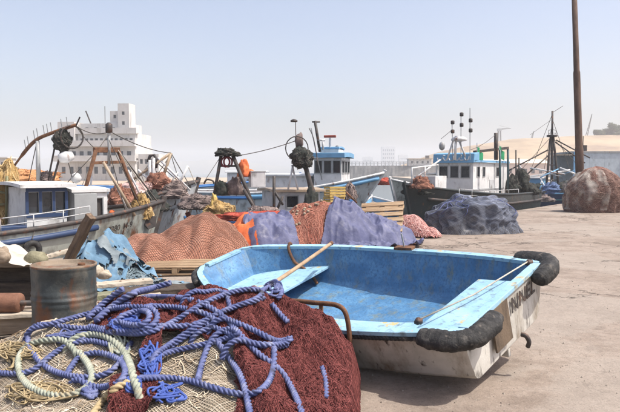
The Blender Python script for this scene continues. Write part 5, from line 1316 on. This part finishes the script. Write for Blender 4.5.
# ------------------------------------------------------------------ foreground pile of nets and ropes
CRX = [-80, -20, 0, 40, 100, 150, 200, 260, 300, 335, 352, 362]; CRZ = [.30, .36, .42, .57, .66, .73, .78, .75, .62, .47, .30, .0]
def crest(x, y): return interp(CX + F * x / max(y, 3.4) , CRX, CRZ)
def Hf(x, y):
    px = CX + F * x / max(4.0, min(y, 5.0)); c = interp(px, CRX, CRZ)
    if c <= 0: return -.05
    yc = 4.75
    if y > yc: s_ = 1 - ss(0, .62, y - yc)
    else: s_ = lerp(1, .56, ss(0, 1.15, yc - y)) * (1 - ss(1.2, 1.9, yc - y))
    z = c * s_
    if z < .01: return -.05
    k = min(1, z / .2)
    return z + k * (.055 * fbm(x, y, 5, 3, 1.8) + .030 * fbm(x, y, 8, 3, 5.) + .03 * (abs(noise.noise(V((x * 3.1 - y * 1.2, y * 1.6 + x * .5, 3)))) - .25))
fx0, fx1, fy0, fy1 = -3.1, .55, 2.8, 5.45
cn = thing('cream_net', 'cream knotted netting at the bottom of the rope pile', 'fishing net', (-1.6, 4.2, 0))
M_creamnet = net_mat('cream_knit', (.07, .05, .04), (.30, .265, .195), (.47, .40, .31), 60, .95, 60)
child(hf_mesh(Hf, fx0, .10, fy0, fy1, .022), 'net_body', M_creamnet, cn)
o = child(netting(Hf, fx0, .08, 3.2, 5.2, .017, .0024, off=.006, ang=.7, seed=2), 'mesh_twine', strands_mat('cream_twine', (.26, .20, .14), (.52, .45, .36)), cn); o['kind'] = 'stuff'
o = child(twine(Hf, fx0, -.6, 3.1, 4.9, 500, 12, r=.004, step=.022, seg=11, curl=.8), 'loose_twine', strands_mat('cream_twine_loose', (.26, .18, .11), (.72, .63, .48)), cn); o['kind'] = 'stuff'
# maroon net over most of it, with the gaps where the cream net shows
mpix = [(96, 300), (150, 292), (175, 288), (210, 283), (262, 284), (300, 305), (335, 325), (362, 345), (380, 412), (380, 490), (230, 470), (236, 400), (236, 350), (222, 340), (165, 345), (160, 400), (150, 425), (100, 440), (112, 400), (130, 385), (150, 352), (110, 345), (90, 340)]
hole1 = [(165, 347), (205, 338), (232, 350), (234, 395), (228, 470), (150, 470), (160, 398)]
mreg = lambda x, y: (lambda q: inpoly(q[0] + 5 * noise.noise(V((x * 7, y * 7, 1))), q[1] + 5 * noise.noise(V((x * 7, y * 7, 4))), mpix))(proj(V((x, y, max(0, Hf(x, y))))))
def Hm(x, y):
    # back side of the crest always belongs to the maroon net right of the ropes
    if y > 4.72: ok = -1.62 < x < .5
    else: ok = mreg(x, y)
    z = Hf(x, y); tt, rr = atan2(y - 4.8, x + .55), sqrt((x + .55) ** 2 + (y - 4.8) ** 2)
    return z + max(.012, .034 + .16 * (.30 - abs(noise.noise(V((tt * 3.4 + .6 * noise.noise(V((x * 3, y * 3, 2))), rr * 1.3, 5))))) * ss(.1, .55, rr) * min(1, max(0, z) / .2) + .030 * fbm(x, y, 11, 5, 6.) + .045 + .09 * noise.noise(V((x * 2.5 + 3, y * 2.5 - x * 2, 7))) - .16 * abs(noise.noise(V((x * 3 + y * 2.2, y * 1.6 - x * 1.2, 17))))) if ok and z > .0 else -1
mn = thing('maroon_net', 'dark maroon trawl net heaped over the cream netting under blue ropes', 'fishing net', (-.6, 4.3, 0))
M_maroon = net_mat('maroon_knit', (.035, .010, .009), (.105, .026, .022), (.17, .05, .042), 60, .95, 60)
child(hf_mesh(Hm, -1.8, fx1, fy0, fy1, .02), 'net_body', M_maroon, mn)
def mflow(x, y):
    e = .05; gx, gy = Hf(x + e, y) - Hf(x - e, y), Hf(x, y + e) - Hf(x, y - e); return atan2(-gy - .02, -gx + .03)
o = child(twine(Hm, -1.8, fx1, 3.0, 5.3, 26000, 13, r=.0021, step=.013, seg=9, flow=mflow, curl=1.0), 'loose_twine', strands_mat('maroon_twine', (.035, .008, .009), (.24, .075, .068)), mn); o['kind'] = 'stuff'
o = child(netting(Hm, -1.8, fx1, 3.0, 5.3, .03, .0028, off=.016, ang=1.0, seed=6), 'mesh_twine', strands_mat('maroon_mesh', (.05, .012, .012), (.17, .05, .045)), mn); o['kind'] = 'stuff'
def Hall(x, y): return max(Hf(x, y), Hm(x, y))
def rope_path(pix, lift=.03, n=7, d0=2.9, d1=5.6, ease=6):
    pts = []
    dense = smooth_path([V((a, b, 0)) for a, b in pix], 6)
    for p in dense:
        q = drape(p.x, p.y, Hall, d0, d1, 260); pts.append(q + V((0, 0, lift)))
    # ease the depth jumps: ropes span hollows
    for _ in range(ease):
        pts = [pts[0]] + [pts[i] * .5 + (pts[i - 1] + pts[i + 1]) * .25 for i in range(1, len(pts) - 1)] + [pts[-1]]
    return smooth_path(pts, 2)
def rope(label, pix, r=.0215, m=M_brope, lift=.03, group='blue ropes on the net pile', ends=True, name='rope'):
    p = rope_path(pix, lift)
    if ' end' not in label:                     # the ends go down into the pile
        for fl in (False, True):
            e0, e1 = (p[-1], p[-4]) if fl else (p[0], p[3]); t_ = (e0 - e1); t_.z = 0; t_ = t_.normalized() * .05
            ext = [e0 + t_ + V((0, 0, -.012)), e0 + t_ * 1.9 + V((0, 0, -.05)), e0 + t_ * 2.4 + V((0, 0, -.12))]
            p = p + ext if fl else ext[::-1] + p
        p = smooth_path(p, 2)
    o = rope_geo(MB(), p, r).build(name, m, None, True); tag(o, label, 'rope', group); return o
rope('blue rope making the big loop in front of the barrel', [(-14, 390), (0, 378), (15, 380), (35, 374), (52, 362), (62, 350), (90, 340), (120, 335), (150, 325), (180, 322), (210, 330), (225, 345)] and [(212, 322), (190, 330), (160, 330), (130, 330), (95, 333), (60, 330), (38, 328), (28, 338), (30, 352), (42, 368), (60, 378), (85, 382), (108, 378), (122, 365), (130, 348)])
rope('blue rope arching from the upper left loops down to the bottom right', [(118, 312), (145, 300), (165, 300), (190, 303), (212, 312), (228, 325), (243, 342), (258, 358), (275, 370), (288, 385), (300, 412), (306, 430)])
rope('doubled blue rope stretched across the pile to the right', [(40, 334), (70, 326), (98, 318), (130, 314), (152, 316), (158, 326), (148, 336), (120, 340), (92, 334)], lift=.055)
rope('blue rope running level across the middle of the pile', [(92, 336), (120, 340), (150, 340), (178, 326), (200, 312), (222, 302), (244, 296), (262, 297), (258, 305), (236, 313), (215, 322), (196, 333), (175, 348), (158, 360)], lift=.05)
rope('blue rope crossing from the left tangle to a loop end on the right', [(150, 366), (172, 357), (205, 350), (226, 344), (240, 340), (230, 334), (216, 340), (208, 352), (202, 370), (198, 386)], lift=.04)
rope('blue rope forming the wide lower loop on the right', [(225, 326), (245, 334), (262, 342), (278, 350), (292, 345), (284, 352), (262, 353), (240, 348)] , lift=.055)
rope('blue rope hanging down the middle right to the lower edge', [(218, 348), (228, 362), (240, 380), (246, 400), (250, 420)], lift=.04)
rope('blue rope sagging along the lower edge', [(140, 384), (165, 383), (190, 386), (215, 394), (240, 400), (258, 398), (270, 386), (274, 368), (274, 354)], lift=.035)
rope('short blue rope end poking out of the right side of the maroon net', [(272, 308), (280, 318), (288, 326)], lift=.03)
rope('short blue rope end low on the right of the maroon net', [(322, 370), (326, 384), (326, 402)], lift=.02, r=.018)
rope('thick blue rope end pointing up right beside the planks', [(96, 330), (112, 316), (126, 306), (140, 300), (158, 294), (172, 290)], lift=.07, r=.028)
rope('blue rope end leaning left of the thick rope end', [(88, 326), (100, 314), (112, 304), (124, 296)], lift=.06, r=.026)
rope('blue rope entering from the left edge', [(-15, 372), (0, 377), (18, 378), (34, 374), (46, 364), (62, 352), (82, 345), (100, 346), (118, 352)], lift=.03)
rope('blue rope curling below the big loop', [(80, 386), (96, 394), (118, 390), (126, 378), (120, 366), (100, 358), (80, 362), (72, 372)], lift=.04)
rope('blue rope end drooping behind the iron hoop', [(262, 297), (272, 290), (280, 292), (282, 300), (276, 306)], lift=.05, r=.02)
rope('short blue rope on the top of the maroon crest', [(196, 295), (206, 296), (216, 294), (226, 297)], lift=.03, r=.02)
rope('upper blue rope parallel under the arching one', [(150, 312), (175, 313), (200, 318), (216, 326), (206, 336)], lift=.045)
rope('pair rope lying left of the level blue rope', [(170, 352), (190, 338), (206, 326), (226, 315), (248, 308), (262, 303)], lift=.035)
rope('blue rope curl at the heart of the tangle', [(128, 322), (140, 318), (150, 322), (146, 332), (132, 334), (120, 330)], lift=.06)
rope('blue rope slanting right from the tangle towards the loop end', [(206, 328), (226, 336), (248, 346), (270, 352), (290, 349)], lift=.03, r=.02)
rope('grey green rope coil lying in front of the big blue loop', [(72, 352), (62, 344), (40, 346), (25, 352), (18, 366), (22, 384), (36, 396), (58, 402), (80, 398), (92, 386), (90, 372), (80, 358)], m=M_grope, r=.024, lift=.035, group='grey green ropes')
rope('grey green rope running from the coil to the frayed knot', [(82, 342), (98, 340), (112, 346), (124, 358), (130, 372), (134, 388)], m=M_grope, r=.026, lift=.045, group='grey green ropes')
rope('yellowish rope at the lower left corner', [(-10, 352), (8, 356), (18, 350), (30, 352), (40, 362)], m=M_yrope, r=.018, lift=.02, group='yellow ropes')
rope('yellowish rope leaving at the bottom between the coils', [(94, 418), (104, 404), (114, 394), (126, 388)], m=M_yrope, r=.024, lift=.03, group='yellow ropes')
rope('yellowish rope curling along the left edge', [(-8, 362), (6, 358), (16, 364), (10, 374), (-4, 376)], m=M_yrope, r=.016, lift=.03, group='yellow ropes')
def tangle(label, cx, cy, w, h, n, seed, m=M_bline, r=.0075):
    rg = random.Random(seed); mb = MB(); root = thing('line_tangle', label, 'rope', (0, 0, 0))
    base = drape(cx, cy, Hall, 2.9, 5.6, 260); root.location = base
    for k in range(n):
        a = rg.uniform(0, 6.28); pix = []
        for i in range(rg.randint(9, 14)):
            a += rg.choice((-1, 1)) * rg.uniform(.8, 2.4); q_ = rg.uniform(.15, 1.15); pix.append((cx + w * cos(a) * q_, cy + h * sin(a) * q_))
        p = rope_path(pix, .02 + rg.uniform(0, .03), ease=3); o = MB().tube(resample(p, .012), r, 6).build('line', m, root, True); o.location = -base
    return root
tangle('bright blue line tangled in loops below the middle of the pile', 150, 366, 12, 20, 5, 3)
tangle('bright blue line knotted at the bottom centre', 170, 398, 22, 10, 4, 4)
tangle('blue line bundle caught inside the upper rope loops', 126, 328, 18, 9, 6, 5)
tangle('dark blue line scraps between the left ropes', 70, 342, 26, 7, 5, 6, M_brope)
tangle('grey green frayed lines around the rope knot', 118, 352, 12, 14, 5, 7, M_grope, .008)
tangle('pale blue frayed knot at the bottom of the coil', 134, 390, 9, 8, 7, 8, M_bline, .008)
tangle('dark blue knot at the foot of the coil', 90, 396, 9, 7, 6, 9, M_brope, .010)
tangle('dark blue line hooked over the crest near the iron hoop', 273, 292, 9, 8, 4, 10, M_brope, .010)
tangle('yellowish frayed lines at the left edge', 18, 356, 22, 10, 9, 11, M_yrope, .006)
tangle('yellowish loose line along the bottom left', 40, 398, 36, 12, 8, 12, M_yrope, .0045)

# iron hoop and pole by the dinghy
D_ = 5.05
hp = thing('iron_hoop', 'bent rusty pipe hoop standing between the net pile and the dinghy', 'pipe frame', (P(350, 372, D_).x, P(350, 372, D_).y, 0))
def HP(px, py, D=D_): return P(px, py, D) - V(hp.location)
MB().tube(smooth_path([HP(268, 299, 5.45), HP(284, 300, 5.4), HP(318, 303, 5.2), HP(336, 305, 5.1), HP(345, 312, 5.05), HP(349, 330), HP(351, 360), HP(352, 380)], 6), .021, 10).build('pipe', M_rust, hp, True)
MB().tube([HP(321, 303.5, 5.2), HP(322, 325, 5.2), HP(324, 352, 5.2)], .018, 8).build('upright', M_rust, hp, True)
w0, w1 = P(243, 303, 5.15), P(331, 243.5, 7.35)
wp = thing('wooden_pole', 'thin wooden pole slanting from the maroon net to the dinghy rim', 'pole', w0)
MB().tube(smooth_path([V((0, 0, 0)), (w1 - w0) * .5 + V((0, 0, -.01)), w1 - w0], 5), .021, 10).build('shaft', mat('pole_wood', [(.3, (.22, .14, .08)), (.6, (.38, .27, .17))], scale=6, rough=.8, bump=.25), wp, True)
MB().tube([(w1 - w0) * .985, (w1 - w0) * 1.01], .026, 8).build('end_lashing', M_rust, wp, True)

# ------------------------------------------------------------------ litter and pebbles on the concrete
rg = random.Random(21); mb = MB()
for _ in range(1500):
    y = 3.4 + 22 * rg.random() ** 1.8; x = rg.uniform(-.1, 1.15) * y * .52
    if x < xedge(y) + .2: continue
    r = rg.choice((.003, .004, .005, .006, .009)) * (1 + y / 18); c = V((x, y, gz(x, y) + r * .3)); a = rg.random() * 6.28
    vs = [c + V((r * cos(a + k * 2.1) * rg.uniform(.7, 1.3), r * sin(a + k * 2.1) * rg.uniform(.7, 1.3), -r * .4)) for k in range(3)]
    mb.add(vs + [c + V((0, 0, r * rg.uniform(.4, .8)))], [(0, 1, 3), (1, 2, 3), (2, 0, 3)])
o = mb.build('gravel', strands_mat('gravel_bits', (.14, .115, .095), (.42, .38, .33), .95)); tag(o, 'loose grit and pebbles scattered on the quay', 'gravel', kind='stuff')

# ------------------------------------------------------------------ haze over the harbour
hz = MB().box((0, 940, 32), (3900, 2040, 70.6))
ho = hz.build('haze', bpy.data.materials.new('haze')); ho['kind'] = 'stuff'; tag(ho, 'pale heat haze over the harbour', 'haze')
hm = ho.data.materials[0]; hm.use_nodes = True; n = hm.node_tree.nodes; l = hm.node_tree.links
for x in list(n):
    if x.type == 'BSDF_PRINCIPLED': n.remove(x)
pv = n.new('ShaderNodeVolumePrincipled'); pv.inputs['Color'].default_value = (.97, .97, .985, 1); pv.inputs['Density'].default_value = .0008; pv.inputs['Anisotropy'].default_value = .0
l.new(pv.outputs[0], n['Material Output'].inputs['Volume'])
